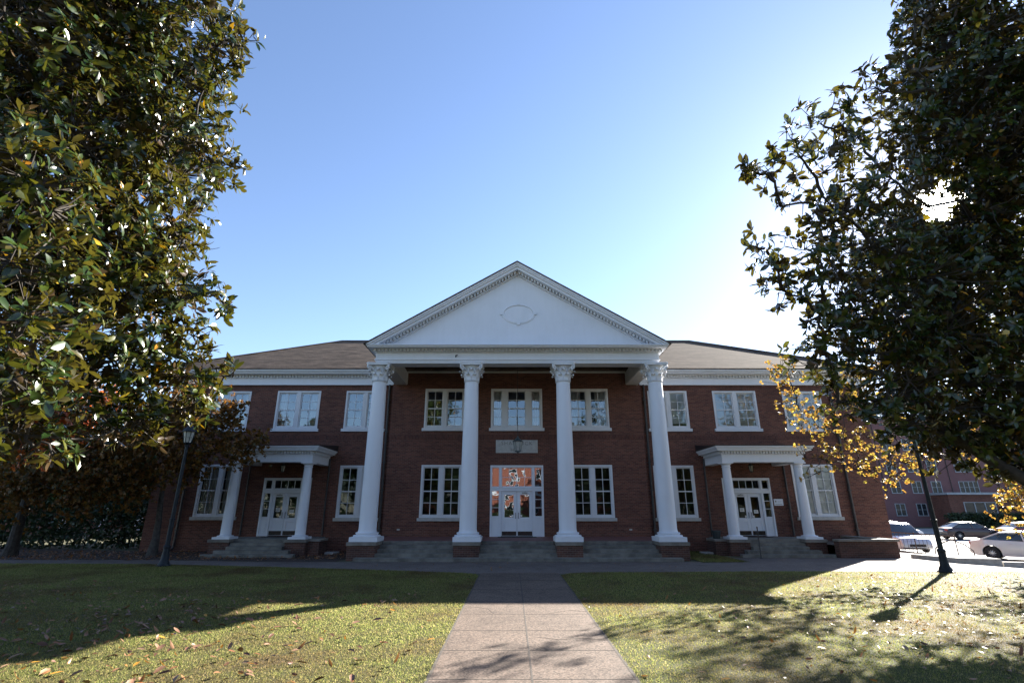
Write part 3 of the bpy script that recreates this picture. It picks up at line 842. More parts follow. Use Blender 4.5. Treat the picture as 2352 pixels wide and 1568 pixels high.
SL = 4.15 / 6.97
def rake(mb, o1, o2, y0, y1, zb=9.202, top=13.35):
    for s in (-1, 1):
        x1, x2 = (top - o1 - zb) / SL, (top - o2 - zb) / SL
        p = [(0, top - o1), (s * x1, zb), (s * x2, zb), (0, top - o2)]
        mb.prism(p if s < 0 else p[::-1], y0, y1)
rk = MB()
rake(rk, 0.0, 0.075, 22.13, 22.95); rake(rk, 0.075, 0.16, 22.19, 22.95); rake(rk, 0.16, 0.29, 22.27, 22.95)
rake(rk, 0.29, 0.415, 22.66, 22.95); rake(rk, 0.415, 0.46, 22.60, 22.95)
hp(rk, 'raking_cornice', M['white'], smooth=False)
n = 42
for s in (-1, 1):
    rd = MB()
    for i in range(n):
        xa = 0.07 + i * (6.3 - 0.07) / n; xb = xa + 0.082
        za, zb = 13.35 - 0.295 - SL * xa, 13.35 - 0.295 - SL * xb
        p = [(s * xa, za), (s * xb, zb), (s * xb, zb - 0.105), (s * xa, za - 0.105)]
        if zb - 0.105 > 9.21: rd.prism(p if s > 0 else p[::-1], 22.46, 22.659)
    hp(rd, 'rake_dentil_molding', M['white'], smooth=False)
xt = (13.35 - 0.44 - 9.2) / SL
ty = hp(MB().prism([(-xt, 9.201), (xt, 9.201), (0, 13.35 - 0.44)], 22.72, 22.9), 'tympanum', M['white'], smooth=False)
ov = MB(); cz = 10.90; N = 48
def ell(a, rx, rz, y): return (0.06 + rx * math.cos(a), y, cz + rz * math.sin(a))
for i in range(N):
    a, b = 2 * math.pi * i / N, 2 * math.pi * (i + 1) / N
    pr = [(0.80, 0.52, 22.719), (0.80, 0.52, 22.690), (0.70, 0.43, 22.675), (0.68, 0.41, 22.719)]
    for (r0, q0, y0), (r1, q1, y1) in zip(pr[:-1], pr[1:]):
        ov.quad(ell(a, r0, q0, y0), ell(b, r0, q0, y0), ell(b, r1, q1, y1), ell(a, r1, q1, y1))
for bx, bz in ((0, 0.52), (0, -0.52), (0.80, 0), (-0.80, 0)):
    ov.box(0.06 + bx - 0.075, 0.06 + bx + 0.075, 22.66, 22.719, cz + bz - 0.07, cz + bz + 0.07)
hp(ov, 'oval_moulding', M['white'], ty, angle=40)
# ceiling of the portico with its wall trim
ce = MB().box(-5.96, 5.96, 23.48, 27.08, 9.35, 9.42)
ce.box(-5.96, 5.96, 26.93, 27.09, 9.10, 9.34); ce.box(-5.96, 5.96, 23.481, 23.6, 9.10, 9.34)
hp(ce, 'portico_ceiling', M['soffit'], smooth=False)
for s in (-1, 1):
    bs = MB()
    q0, q1 = sorted((s * 5.945, s * 5.957)); bs.box(q0, q1, 23.5, 27.05, 8.47, 9.10)
    q0, q1 = sorted((s * 5.97, s * 6.61)); bs.box(q0, q1, 23.55, 27.06, 8.44, 8.453)
    hp(bs, 'beam_lining', M['soffit'], smooth=False)

# --- roofs
ro = MB(); ze, ye, yb_, xe, xr, yr, zr = 9.23, 26.5, 41.9, 19.45, 12.35, 34.2, 13.30
A, B, C_, D = (-xe, ye, ze), (xe, ye, ze), (xe, yb_, ze), (-xe, yb_, ze); P, Q = (-xr, yr, zr), (xr, yr, zr)
ro.poly([A, B, Q, P]); ro.poly([B, C_, Q]); ro.poly([C_, D, P, Q]); ro.poly([D, A, P])
lo = [(x, y, z - 0.05) for x, y, z in (A, B, C_, D)]
ro.poly(lo[::-1])
for a, b, c, d in ((A, B, lo[1], lo[0]), (B, C_, lo[2], lo[1]), (C_, D, lo[3], lo[2]), (D, A, lo[0], lo[3])):
    ro.poly([a, d, c, b])
roof = hp(ro, 'roof', M['shingle'], smooth=False)
pr_ = MB()
for s in (-1, 1):
    p = [(0, 13.42), (s * 7.08, 13.42 - SL * 7.08), (s * 7.02, 13.352 - SL * 7.02), (0, 13.352)]
    pr_.prism(p if s < 0 else p[::-1], 22.10, 34.2)
hp(pr_, 'portico_roof', M['shingle'], roof, smooth=False)
cp = MB()
for a, b in ((A, P), (B, Q), (C_, Q), (D, P), (P, Q)):
    cp.tube([(a[0], a[1], a[2] + 0.01), (b[0], b[1], b[2] + 0.01)], 0.07, 5)
hp(cp, 'ridge_cap', M['shingle'], roof)
hp(MB().lathe([(0.05, 11.3), (0.05, 12.2)], 14.9, 33.0, 8), 'vent_pipe', M['iron'], roof)
# --- wing cornices
for s in (-1, 1):
    wc = MB(); wd = MB()
    def wr(y, xo, z0, z1):
        q0, q1 = sorted((s * 6.72, s * xo)); wc.box(q0, q1, y, YW + 0.1, z0, z1)
        q0, q1 = sorted((s * (18.8 - 0.1), s * xo)); wc.box(q0, q1, YW + 0.1, 41.3, z0, z1)
    wr(27.08, 18.92, 8.44, 8.80); wr(27.03, 18.97, 8.801, 8.83); wr(27.06, 18.94, 8.831, 8.945)
    wr(26.93, 19.07, 8.946, 8.975); wr(26.68, 19.32, 8.976, 9.045); wr(26.60, 19.40, 9.046, 9.11); wr(26.54, 19.46, 9.111, 9.178)
    x = 6.74
    while x < 18.9:
        q0, q1 = sorted((s * x, s * (x + 0.085))); wd.box(q0, q1, 26.955, 27.058, 8.835, 8.942); x += 0.17
    wco = hp(wc, 'wing_cornice', M['white'], bevel=0.004)
    hp(wd, 'dentil_molding', M['white'], wco, smooth=False)

# --- platform, steps, piers
pf = MB().box(-6.9, 6.9, 23.5, 27.09, 0.0, 0.70)
hp(pf, 'portico_floor', M['tile'], smooth=False)
PIERS = ((-7.02, -5.86), (-2.66, -1.6), (1.6, 2.66), (5.86, 7.02))
stp = MB()
for (_, xa), (xb, _) in zip(PIERS[:-1], PIERS[1:]):
    for i in range(3):
        z1 = 0.698 - 0.14 * (i + 1); y0 = 23.5 - 0.37 * (i + 1)
        stp.box(xa + 0.002, xb - 0.002, y0, y0 + 0.369 if i else 23.498, 0.0, z1)
    stp.box(xa + 0.05, xb - 0.05, 23.44, 23.498, 0.56, 0.703)
stp.box(-6.62, 6.62, 21.98, 22.388, 0.0, 0.138)
hp(stp, 'portico_steps', M['concrete'], bevel=0.012)
for x0, x1 in PIERS:
    po = hp(MB().box(x0, x1, 22.39, 23.498, 0.0, 0.575), 'pier', M['old_brick'], smooth=False)
    hp(MB().box(x0 - 0.03, x1 + 0.03, 22.34, 23.70, 0.577, 0.715), 'coping', M['coping'], po, bevel=0.012)

# --- side porches
for s in (-1, 1):
    def bx(mb, xa, xb, *r):
        q0, q1 = sorted((s * xa, s * xb)); mb.box(q0, q1, *r)
    pc = None
    for x in (10.05, 13.5):
        sh = MB(); prof = [(0.235, 0.885)] + [(0.235 - 0.05 * (i / 8) ** 1.6, 0.92 + 2.98 * i / 8) for i in range(9)]
        prof += [(0.20, 3.905), (0.215, 3.92), (0.20, 3.94), (0.19, 3.95), (0.19, 4.01), (0.24, 4.05), (0.255, 4.075)]
        c = hp(shift(sh.lathe(prof, n=28), s * x, 25.1), 'porch_column', M['white'])
        b_ = MB().box(-0.40, 0.40, -0.40, 0.40, 0.703, 0.80)
        b_.lathe([(0.34, 0.801), (0.36, 0.825), (0.34, 0.85), (0.27, 0.86), (0.25, 0.884)], n=28)
        hp(shift(b_, s * x, 25.1), 'base', M['white'], c, bevel=0.005)
        hp(shift(MB().box(-0.27, 0.27, -0.27, 0.27, 4.076, 4.14), s * x, 25.1), 'capital', M['white'], c, bevel=0.005)
        po = MB(); bx(po, x - 0.46, x + 0.46, 24.62, 25.6, 0, 0.575)
        po = hp(po, 'pier', M['old_brick'], smooth=False)
        k = MB(); bx(k, x - 0.50, x + 0.50, 24.56, 25.62, 0.576, 0.702)
        hp(k, 'coping', M['coping'], po, bevel=0.01)
    e = MB()
    def pr4(xin, yf, z0, z1):        # front and both returns
        bx(e, 10.05 - xin, 13.5 + xin, 25.1 - yf, 25.1 + 0.20, z0, z1)
        bx(e, 10.05 - xin, 10.05 + 0.20, 25.3, 27.19, z0, z1); bx(e, 13.5 - 0.20, 13.5 + xin, 25.3, 27.19, z0, z1)
    pr4(0.24, 0.24, 4.141, 4.50); pr4(0.28, 0.28, 4.501, 4.53); pr4(0.26, 0.26, 4.531, 4.635)
    pr4(0.38, 0.38, 4.636, 4.665); pr4(0.52, 0.52, 4.666, 4.75); pr4(0.57, 0.57, 4.751, 4.81); pr4(0.62, 0.62, 4.811, 4.87)
    eo = hp(e, 'porch_entablature', M['white'], bevel=0.004)
    d = MB(); x = 9.82
    while x < 13.7:
        bx(d, x, x + 0.075, 24.735, 24.838, 4.54, 4.633); x += 0.14
    y = 24.9
    while y < 27.0:
        bx(d, 9.685, 9.788, y, y + 0.075, 4.54, 4.633); bx(d, 13.762, 13.865, y, y + 0.075, 4.54, 4.633); y += 0.14
    hp(d, 'dentil_molding', M['white'], eo, smooth=False)
    c = MB(); bx(c, 10.25, 13.3, 25.3, 27.19, 4.50, 4.56); hp(c, 'porch_ceiling', M['soffit'], smooth=False)
    r_ = MB(); q = lambda xx: s * xx
    r_.box(*sorted((q(9.42), q(14.13))), 24.46, 27.19, 4.872, 4.90)
    pk = [(q(9.42), 24.46, 4.901), (q(14.13), 24.46, 4.901), (q(14.13), 27.19, 5.20), (q(9.42), 27.19, 5.20)]
    n0 = len(r_.v); r_.v += pk + [(q(9.42), 27.19, 4.901), (q(14.13), 27.19, 4.901)]
    r_.f += [(n0, n0 + 1, n0 + 2, n0 + 3), (n0, n0 + 3, n0 + 4), (n0 + 1, n0 + 5, n0 + 2)]
    hp(r_, 'porch_roof', M['iron'], smooth=False)
    fl = MB(); bx(fl, 9.6, 13.95, 25.0, 27.19, 0, 0.70); hp(fl, 'porch_floor', M['concrete'], smooth=False)
    for i in range(5):
        pass
    ps = MB()
    for i in range(4):
        z1 = 0.695 - 0.14 * (i + 1); y0 = 24.98 - 0.30 * (i + 1)
        a, b = (10.52, 13.03) if i < 2 else ((10.1, 13.4) if i == 2 else (9.75, 13.8))
        bx(ps, a, b, y0, y0 + 0.299, 0.0, z1)
    hp(ps, 'porch_steps', M['concrete'], bevel=0.012)
# --- downpipes
for x in (-6.92, 6.92, -9.66, 9.66, -17.05, 17.05, -13.95, 13.95):
    top = 8.45 if abs(x) < 8 or abs(x) > 16 else 4.6
    z0 = 0.12
    dp = MB().tube([(x, YW - 0.09, z0 + 0.1), (x, YW - 0.09, top)], 0.062, 8)
    dp.tube([(x, YW - 0.09, z0 + 0.12), (x, YW - 0.16, z0 + 0.02), (x, YW - 0.33, z0 - 0.03)], 0.062, 8)
    for z in (1.0, 2.9, 4.3, 5.9, 7.6):
        if z < top: dp.box(x - 0.09, x + 0.09, YW - 0.16, YW - 0.0, z, z + 0.05)
    if abs(x) > 8 and abs(x) < 16: continue
    hp(dp, 'downpipe', M['pipe'])
for s in (-1, 1):
    for x in (9.75, 13.85):
        dp = MB().tube([(s * x, YW - 0.09, 0.75), (s * x, YW - 0.09, 4.5)], 0.05, 8)
        hp(dp, 'downpipe', M['pipe'])
# small wall vents low in the portico wall
for x in (-5.95, 5.7):
    hp(MB().box(x - 0.07, x + 0.07, YC - 0.018, YC + 0.02, 1.0, 1.07), 'wall_vent', M['stone'], smooth=False)

# ------------------------------------------------------------------ things at the hall
def lantern(name, x, y, ztop_chain, zt, zb, r, label, parent_mat):
    """tapered six-sided lantern hanging from a chain"""
    t = empty(name, (x, y, zb)); h = zt - zb
    MB().tube([(0, 0, h), (0, 0, ztop_chain - zb)], 0.012, 5).build('chain', M['iron'], t)
    MB().lathe([(r * 1.08, h * .66), (r * 0.95, h * .70), (r * .45, h * .84), (r * .2, h * .9), (r * .2, h * .96), (r * .08, h)], n=6).build('cap', parent_mat, t, smooth=False)
    MB().lathe([(r * .52, h * .13), (r * .86, h * .65)], n=6).build('glass', M['frosted'], t, smooth=False)
    fr = MB()
    for k in range(6):
        a = 2 * math.pi * k / 6
        fr.tube([(r * .56 * math.cos(a), r * .56 * math.sin(a), h * .12), (r * .92 * math.cos(a), r * .92 * math.sin(a), h * .66)], 0.014, 4)
    fr.lathe([(r * .2, h * .04), (r * .6, h * .08), (r * .6, h * .13)], n=6); fr.lathe([(0.03, 0), (0.05, h * .02), (0.03, h * .05)], n=8)
    fr.build('frame', parent_mat, t, smooth=False)
    return tag(t, label, 'lantern')
lantern('hanging_lantern', 0.03, 25.0, 9.35, 5.40, 4.58, 0.25, 'green copper lantern hanging on a long chain under the portico', M['verdigris'])
lt = None
for s, lab in ((-1, 'small dark lantern under the left side porch ceiling'), (1, 'small dark lantern under the right side porch ceiling')):
    lantern('porch_lantern', s * 11.8, 26.3, 4.50, 4.25, 3.75, 0.14, lab, M['iron'])
# wall lantern beside the right inner column
t = empty('wall_light', (2.45, 27.1, 2.9))
MB().box(-0.06, 0.06, -0.05, -0.002, -0.12, 0.14).build('bracket', M['iron'], t, bevel=0.01)
MB().lathe([(0.03, -0.2), (0.07, -0.16), (0.10, 0.06), (0.12, 0.07), (0.03, 0.17)], 0, -0.16, 8).build('shade', M['iron'], t)
tag(t, 'small black wall light beside the right inner column', 'wall light')
mt_ = MB().box(-0.95, 0.95, 26.35, 27.0, 0.701, 0.716).build('door_mat', M['mat'], bevel=0.004)
tag(mt_, 'long black mat before the main entrance doors', 'door mat')
for s, lab in ((-1, 'black mat before the doors of the left side porch'), (1, 'black mat before the doors of the right side porch')):
    tag(MB().box(s * 11.8 - 0.7, s * 11.8 + 0.7, 26.5, 27.1, 0.702, 0.716).build('door_mat', M['mat'], bevel=0.004), lab, 'door mat')
# small white notice board beside the right side door
sg = empty('wall_sign', (13.36, 27.2, 2.34))
MB().box(-0.23, 0.23, -0.03, -0.002, -0.16, 0.16).build('board', M['white'], sg, bevel=0.004)
ink = MB()
ink.box(-0.18, -0.11, -0.034, -0.0305, 0.0, 0.09)
ink.box(-0.18, 0.17, -0.034, -0.0305, -0.10, -0.08)
for k in range(2): ink.box(-0.06, 0.15 - 0.05 * k, -0.034, -0.0305, 0.06 - 0.05 * k, 0.07 - 0.05 * k)
ink.build('lettering', M['steel'], sg, smooth=False)
tag(sg, 'small white sign on the brick beside the right side door', 'sign')
# dark pot at the right porch, post by its steps, splash block
pt_ = MB().lathe([(0.16, 0), (0.20, 0.3), (0.23, 0.33), (0.22, 0.36), (0.19, 0.34), (0.16, 0.30)], 0, 0, 20).build('plant_pot', M['pot']); pt_.location = (9.42, 25.35, 0.0)
st_ = MB().box(9.05, 9.59, 24.9, 25.9, 0, 0.60).build('low_pier', M['old_brick'], smooth=False)
tag(st_, 'low brick pier with a pot on it at the right side porch', 'pier')
cp2 = MB().box(9.0, 9.545, 24.85, 25.92, 0.601, 0.70).build('coping', M['coping'], st_, bevel=0.01)
pt_.location.z = 0.701; pt_.location.x = 9.3
tag(pt_, 'dark round plant pot beside the right side porch column', 'plant pot')
st2 = MB().box(-9.59, -9.05, 24.9, 25.9, 0, 0.60).build('low_pier', M['old_brick'], smooth=False)
tag(st2, 'low brick pier beside the left side porch column', 'pier')
MB().box(-9.545, -9.0, 24.85, 25.92, 0.601, 0.70).build('coping', M['coping'], st2, bevel=0.01)
hr = empty('handrail_post', (10.45, 23.6, 0))
MB().tube([(0, 0, 0), (0, 0, 1.22)], 0.025, 8).build('post', M['iron'], hr)
MB().lathe([(0.02, 1.2), (0.035, 1.24), (0.02, 1.29)], n=8).tube([(-0.08, 0, 1.05), (0.05, 0, 1.05)], 0.045, 6).build('finial', M['iron'], hr)
MB().lathe([(0.07, 0.012), (0.07, 0.03), (0.03, 0.05)], n=10).build('foot', M['iron'], hr)
tag(hr, 'thin black iron post at the foot of the right side porch steps', 'post')
for x, lab in ((8.9, 'grey concrete splash block under the downpipe right of the portico'), (-8.7, 'grey concrete splash block on the ground left of the portico')):
    o = MB().prism_z([(x - 0.3, 25.9), (x + 0.3, 25.9), (x + 0.22, 25.3), (x - 0.22, 25.3)], 0.012, 0.11).build('splash_block', M['kerb'], bevel=0.02)
    tag(o, lab, 'splash block')
# retaining wall right of the side porch
rw = empty('retaining_wall', (15.3, 23.8, 0))
q = MB().box(13.98, 16.55, 23.75, 24.1, -0.2, 0.66).box(16.2, 16.55, 24.1, 27.15, 0, 0.66); q.v = [(x - 15.3, y - 23.8, z) for x, y, z in q.v]
q.build('wall', M['old_brick'], rw, smooth=False)
q = MB().box(13.97, 16.62, 23.68, 24.16, 0.661, 0.76).box(16.14, 16.62, 24.161, 27.16, 0.661, 0.76); q.v = [(x - 15.3, y - 23.8, z) for x, y, z in q.v]
q.build('coping', M['coping'], rw, bevel=0.012)
tag(rw, 'low weathered brick retaining wall with stone coping by the car park', 'wall')
tag(MB().poly([(13.99, 24.1, 0.5), (16.2, 24.1, 0.5), (16.2, 27.18, 0.5), (13.99, 27.18, 0.5)]).build('planting_soil', M['soil'], smooth=False), 'bare soil behind the low retaining wall', 'soil', kind='structure')

# ------------------------------------------------------------------ street lamps
def street_lamp(x, y, label):
    t = empty('street_lamp', (x, y, 0))
    MB().lathe([(0.25, 0.0), (0.25, 0.05), (0.20, 0.07), (0.18, 0.14), (0.14, 0.20), (0.115, 0.45), (0.105, 0.62), (0.125, 0.64), (0.125, 0.70), (0.085, 0.74)], n=16).build('base', M['lamp_paint'], t)
    MB().lathe([(0.08, 0.735), (0.08, 1.6), (0.10, 1.61), (0.10, 1.66), (0.072, 1.68), (0.056, 4.35), (0.09, 4.36), (0.09, 4.40), (0.05, 4.43)], n=14).build('post', M['lamp_paint'], t)
    h = empty('tmp') ; bpy.data.objects.remove(h)
    g = MB().lathe([(0.13, 4.50), (0.215, 4.92)], n=8).build('lantern_glass', M['frosted'], t, smooth=False)
    fr = MB().lathe([(0.05, 4.42), (0.13, 4.46), (0.15, 4.495), (0.13, 4.505)], n=8)
    for k in range(8):
        a = 2 * math.pi * k / 8
        fr.tube([(0.14 * math.cos(a), 0.14 * math.sin(a), 4.49), (0.225 * math.cos(a), 0.225 * math.sin(a), 4.93)], 0.012, 4)
    fr.lathe([(0.20, 4.70), (0.19, 4.70)], n=8)
    fr.build('lantern_frame', M['lamp_paint'], t, smooth=False)
    MB().lathe([(0.27, 4.91), (0.27, 4.945), (0.20, 5.03), (0.11, 5.14), (0.07, 5.16), (0.07, 5.20), (0.03, 5.25), (0.01, 5.30)], n=16).build('cap', M['lamp_paint'], t)
    return tag(t, label, 'street lamp', 'lamp posts on the lawn edge')
street_lamp(-13.1, 20.35, 'dark lamp post at the lawn edge before the shaded left wing')
street_lamp(14.25, 18.5, 'dark lamp post in sunlight near the car park')

# ------------------------------------------------------------------ kerbs, railing, bike hoop at the car park
kb = MB().prism_z([(17.65, 22.05), (19.1, 21.75), (19.25, 22.7), (17.6, 24.3), (17.2, 24.05)], -0.25, 0.14).build('ramp_slab', M['kerb'], bevel=0.015)
tag(kb, 'low raised concrete slab with a metal railing behind it at the car park edge', 'slab')
kb = MB().prism_z([(19.12, 21.72), (21.0, 21.25), (21.2, 21.45), (19.25, 21.97)], -0.4, 0.03).build('kerb', M['kerb'], bevel=0.015)
tag(kb, 'short concrete kerb at the end of the car park bay', 'kerb')
rl = empty('metal_railing', (20.4, 26.6, 0))
p0, p1 = Vector((-1.3, 2.2, 0)), Vector((1.0, 0.0, 0))
bars = MB()
for i in range(21):
    p = p0.lerp(p1, i / 20); g_ = gz(20.4 + p.x); bars.tube([(p.x, p.y, g_ + 0.12), (p.x, p.y, g_ + 1.03)], 0.009, 4)
bars.build('bar', M['rust_steel'], rl)
g0, g1 = gz(19.1), gz(21.4)
MB().tube([(p0.x, p0.y, g0 + 1.05), (p1.x, p1.y, g1 + 1.05)], 0.024, 6).tube([(p0.x, p0.y, g0 + 0.12), (p1.x, p1.y, g1 + 0.12)], 0.018, 6).build('rail', M['rust_steel'], rl)
for p in (p0, p0.lerp(p1, 0.5), p1):
    g_ = gz(20.4 + p.x); MB().tube([(p.x, p.y, g_), (p.x, p.y, g_ + 1.1)], 0.026, 6).build('post', M['rust_steel'], rl)
tag(rl, 'thin rusty metal railing beside the parked silver hatchback', 'railing')
hz = gz(21.3)
hoop = MB().tube([(20.75 + 0.9 * t, 27.2 - 1.25 * t, hz + h) for t, h in ((0, -0.02), (0.02, 0.42), (0.2, 0.68), (0.47, 0.86), (0.5, 0.88), (0.53, 0.86), (0.8, 0.68), (0.98, 0.42), (1, -0.02))], 0.026, 8).build('bike_hoop', M['rust_steel'])
tag(hoop, 'rusty arched bicycle hoop at the end of the railing', 'bike hoop')

# ------------------------------------------------------------------ cars
def car(name, x, y, rz, paint, label, L=4.5, H=1.45, W=1.8, kind='sedan', spokes=10):
    """x runs from the nose (+) to the tail (-); side outline with wheel arches, inset glasshouse, lamps, wheels"""
    t = empty(name, (x, y, gz(x) + 0.006), rz)
    hw = W / 2; zb = 0.20; wr = 0.325
    xf, xr_ = L / 2 - 0.86, -L / 2 + 0.88
    if kind == 'sedan':
        belt = [(-L/2, 0.62), (-L/2 + 0.06, 0.90), (-L/2 + 0.55, 1.0), (-L * .18, 0.97), (L * .12, 0.93), (L * .30, 0.86), (L * .43, 0.74), (L/2 - .05, 0.60), (L/2, 0.50)]
        roof = [(-L/2 + 0.50, 1.0), (-L * .22, H - 0.05), (-L * .08, H), (L * .06, H - 0.04), (L * .255, 0.90)]
    else:
        belt = [(-L/2, 0.62), (-L/2 + 0.04, 0.92), (-L/2 + 0.20, 1.02), (-L * .1, 0.98), (L * .15, 0.95), (L * .33, 0.90), (L * .45, 0.78), (L/2 - .04, 0.62), (L/2, 0.50)]
        roof = [(-L/2 + 0.12, 1.02), (-L/2 + 0.42, H - 0.04), (-L * .15, H), (L * .08, H - 0.03), (L * .28, 0.93)]
    ip = lambda tab, xx: float(np.interp(xx, [p[0] for p in tab], [p[1] for p in tab]))
    def bottom(xx):
        z = zb + (0.12 if abs(xx) > L/2 - 0.25 else 0.0) * min(1, (abs(xx) - (L/2 - 0.25)) / 0.25 if abs(xx) > L/2 - 0.25 else 0)
        for xw in (xf, xr_):
            d = abs(xx - xw); ra = wr + 0.06
            if d < ra: z = max(z, wr + math.sqrt(ra * ra - d * d))
        return z
    xs = sorted(set([round(-L/2 + L * i / 60, 4) for i in range(61)] + [xf + k for k in (-.385, -.36, -.3, .3, .36, .385)] + [xr_ + k for k in (-.385, -.36, -.3, .3, .36, .385)]))
    b = MB(); rows = []
    for xx in xs:
        e = abs(xx) / (L / 2); wd = hw * (1 - 0.16 * max(0, e - 0.72) ** 1.3 / 0.28 ** 1.3 if e > 0.72 else 1)
        zt, zl = ip(belt, xx), bottom(xx)
        zl = min(zl, zt - 0.03); zm = max(zl + 0.01, 0.55 if zt > 0.6 else (zl + zt) / 2); zm = min(zm, zt - 0.015)
        rows.append([(xx, 0, zl), (xx, wd * .9, zl), (xx, wd * .975, zl + 0.006), (xx, wd, zm), (xx, wd * .985, zm + (zt - zm) * .6), (xx, wd * .93, zt - 0.02), (xx, wd * .86, zt), (xx, 0, zt + 0.035)])
    k = len(rows[0])
    for s in (1, -1):
        n0 = len(b.v)
        for r_ in rows: b.v += [(p[0], s * p[1], p[2]) for p in r_]
        for i in range(len(rows) - 1):
            for j in range(k - 1):
                q = (n0 + i * k + j, n0 + (i + 1) * k + j, n0 + (i + 1) * k + j + 1, n0 + i * k + j + 1)
                b.f.append(q if s > 0 else q[::-1])
        for end in (0, len(rows) - 1):
            b.f.append(tuple(n0 + end * k + j for j in range(k)))
    b.build('body', paint, t, angle=40)
    # glasshouse: dark glass solid with body-colour roof and pillars over it
    gxs = np.linspace(roof[0][0] + 0.01, roof[-1][0] - 0.01, 26)
    g = MB(); rr = []
    for xx in gxs:
        zt, z0 = ip(roof, xx), ip(belt, xx) - 0.01
        zt = max(zt, z0 + 0.015); f = (zt - z0) / (H - 0.95)
        rr.append([(xx, hw * .875, z0), (xx, hw * (.875 - .13 * f), zt - 0.05 * f), (xx, hw * (.80 - .13 * f), zt - 0.008), (xx, 0, zt + 0.012)])
    for s in (1, -1):
        n0 = len(g.v)
        for r_ in rr: g.v += [(p[0], s * p[1], p[2]) for p in r_]
        for i in range(len(rr) - 1):
            for j in range(3):
                q = (n0 + i * 4 + j, n0 + (i + 1) * 4 + j, n0 + (i + 1) * 4 + j + 1, n0 + i * 4 + j + 1)
                g.f.append(q if s > 0 else q[::-1])
    g.build('windows', M['car_glass'], t, angle=50)
    rf = MB(); top = [r_ for r_, xx in zip(rr, gxs) if roof[1][0] - 0.12 <= xx <= roof[3][0] + 0.12]
    for s in (1, -1):
        n0 = len(rf.v)
        for r_ in top: rf.v += [(r_[1][0], s * (r_[1][1] + 0.008), r_[1][2] - 0.03), (r_[1][0], s * (r_[1][1] + 0.006), r_[1][2] + 0.004), (r_[2][0], s * r_[2][1], r_[2][2] + 0.010), (r_[3][0], 0, r_[3][2] + 0.012)]
        for i in range(len(top) - 1):
            for j in range(3):
                q = (n0 + i * 4 + j, n0 + (i + 1) * 4 + j, n0 + (i + 1) * 4 + j + 1, n0 + i * 4 + j + 1)
                rf.f.append(q if s > 0 else q[::-1])
    rf.build('roof', paint, t, angle=50)
    for s in (1, -1):
        pl = MB()
        side = lambda xx, f_: (xx, s * (hw * (.875 - .13 * f_ * (ip(roof, xx) - ip(belt, xx)) / (H - .95)) + 0.004), ip(belt, xx) + f_ * (max(ip(roof, xx) - 0.04, ip(belt, xx)) - ip(belt, xx)))
        for xa, xb, wq in ((roof[4][0] - 0.02, roof[3][0], 0.022), (-L * .03, -L * .045, 0.03), (roof[0][0] + 0.03, roof[1][0], 0.035)):
            a, c = side(xa, 0), side(xb, 1.0); pl.tube([a, tuple((Vector(a) + Vector(c)) / 2 + Vector((0, s * 0.006, 0))), c], wq, 5)
        pl.build('window_post', paint, t)
    fill = MB().box(-L/2 + 0.15, L/2 - 0.15, -hw * .72, hw * .72, zb + 0.02, 0.60); fill.build('underbody', M['dark_plastic'], t, smooth=False)
    for xw in (xf, xr_):
        for s in (1, -1):
            w_ = MB().lathe([(0.19, -0.10), (0.29, -0.11), (wr, -0.07), (wr, 0.07), (0.29, 0.11), (0.215, 0.10), (0.205, 0.07)], 0, 0, 28, axis='y')
            wo_ = w_.build('wheel', M['tyre'], t); wo_.location = (xw, s * (hw - 0.115), wr)
            rm = MB(); yo = s * 0.085
            for i in range(spokes):
                a = 2 * math.pi * i / spokes; rm.tube([(0.04 * math.cos(a), yo + s * 0.012, 0.04 * math.sin(a)), (0.205 * math.cos(a), yo, 0.205 * math.sin(a))], [0.022, 0.013], 4)
            rm.lathe([(0.05, yo - 0.02), (0.05, yo + 0.025 * s)], 0, 0, 12, axis='y')
            ringp = [(0.213 * math.cos(2 * math.pi * i / 24), yo, 0.213 * math.sin(2 * math.pi * i / 24)) for i in range(25)]
            rm.tube(ringp, 0.012, 4)
            rm.build('rim', M['alloy'], wo_)
    for s in (1, -1):
        MB().lathe([(0.01, -0.02), (0.08, 0.0), (0.10, 0.03), (0.05, 0.05)], 0, 0, 12).build('headlight', M['head_glass'], t).matrix_local = Matrix.Translation((L/2 - 0.13, s * hw * .68, 0.60)) @ Matrix.Rotation(R(60), 4, 'Y') @ Matrix.Diagonal((0.8, 1.6, 0.8, 1))
        MB().box(-0.03, 0.03, -0.17, 0.17, -0.09, 0.09).build('taillight', M['tail_red'], t, bevel=0.02).location = (-L/2 + 0.045, s * hw * .66, 0.80)
        MB().lathe([(0.02, -0.09), (0.075, -0.05), (0.08, 0.05), (0.02, 0.08)], 0, 0, 10, axis='y').build('mirror', paint, t).location = (L * .17, s * (hw + 0.05), 1.0)
        MB().tube([(-0.09, s * (hw * .985 + 0.002), 0.80), (-0.06, s * (hw * .985 + 0.03), 0.80), (0.06, s * (hw * .985 + 0.03), 0.80), (0.09, s * (hw * .985 + 0.002), 0.80)], 0.012, 5).build('handle', paint, t).location = (-L * .14, 0, 0.02)
    MB().box(L/2 - 0.06, L/2 + 0.015, -0.42, 0.42, 0.36, 0.50).build('grille', M['dark_plastic'], t, bevel=0.01)
    MB().box(-L/2 - 0.02, -L/2 + 0.03, -0.26, 0.26, 0.62, 0.74).build('number_plate', M['paper'], t, bevel=0.005)
    MB().box(-L/2 - 0.03, -L/2 + 0.2, -hw * .8, hw * .8, 0.30, 0.46).build('bumper', M['dark_plastic'], t, bevel=0.03)
    return tag(t, label, 'car', 'cars in the car park')
PW = car_paint('white_car_paint', (0.78, 0.78, 0.80)); PS = car_paint('silver_car_paint', (0.55, 0.56, 0.58), 0.4)
PM = car_paint('maroon_car_paint', (0.028, 0.006, 0.009)); PR = car_paint('red_car_paint', (0.20, 0.007, 0.012))
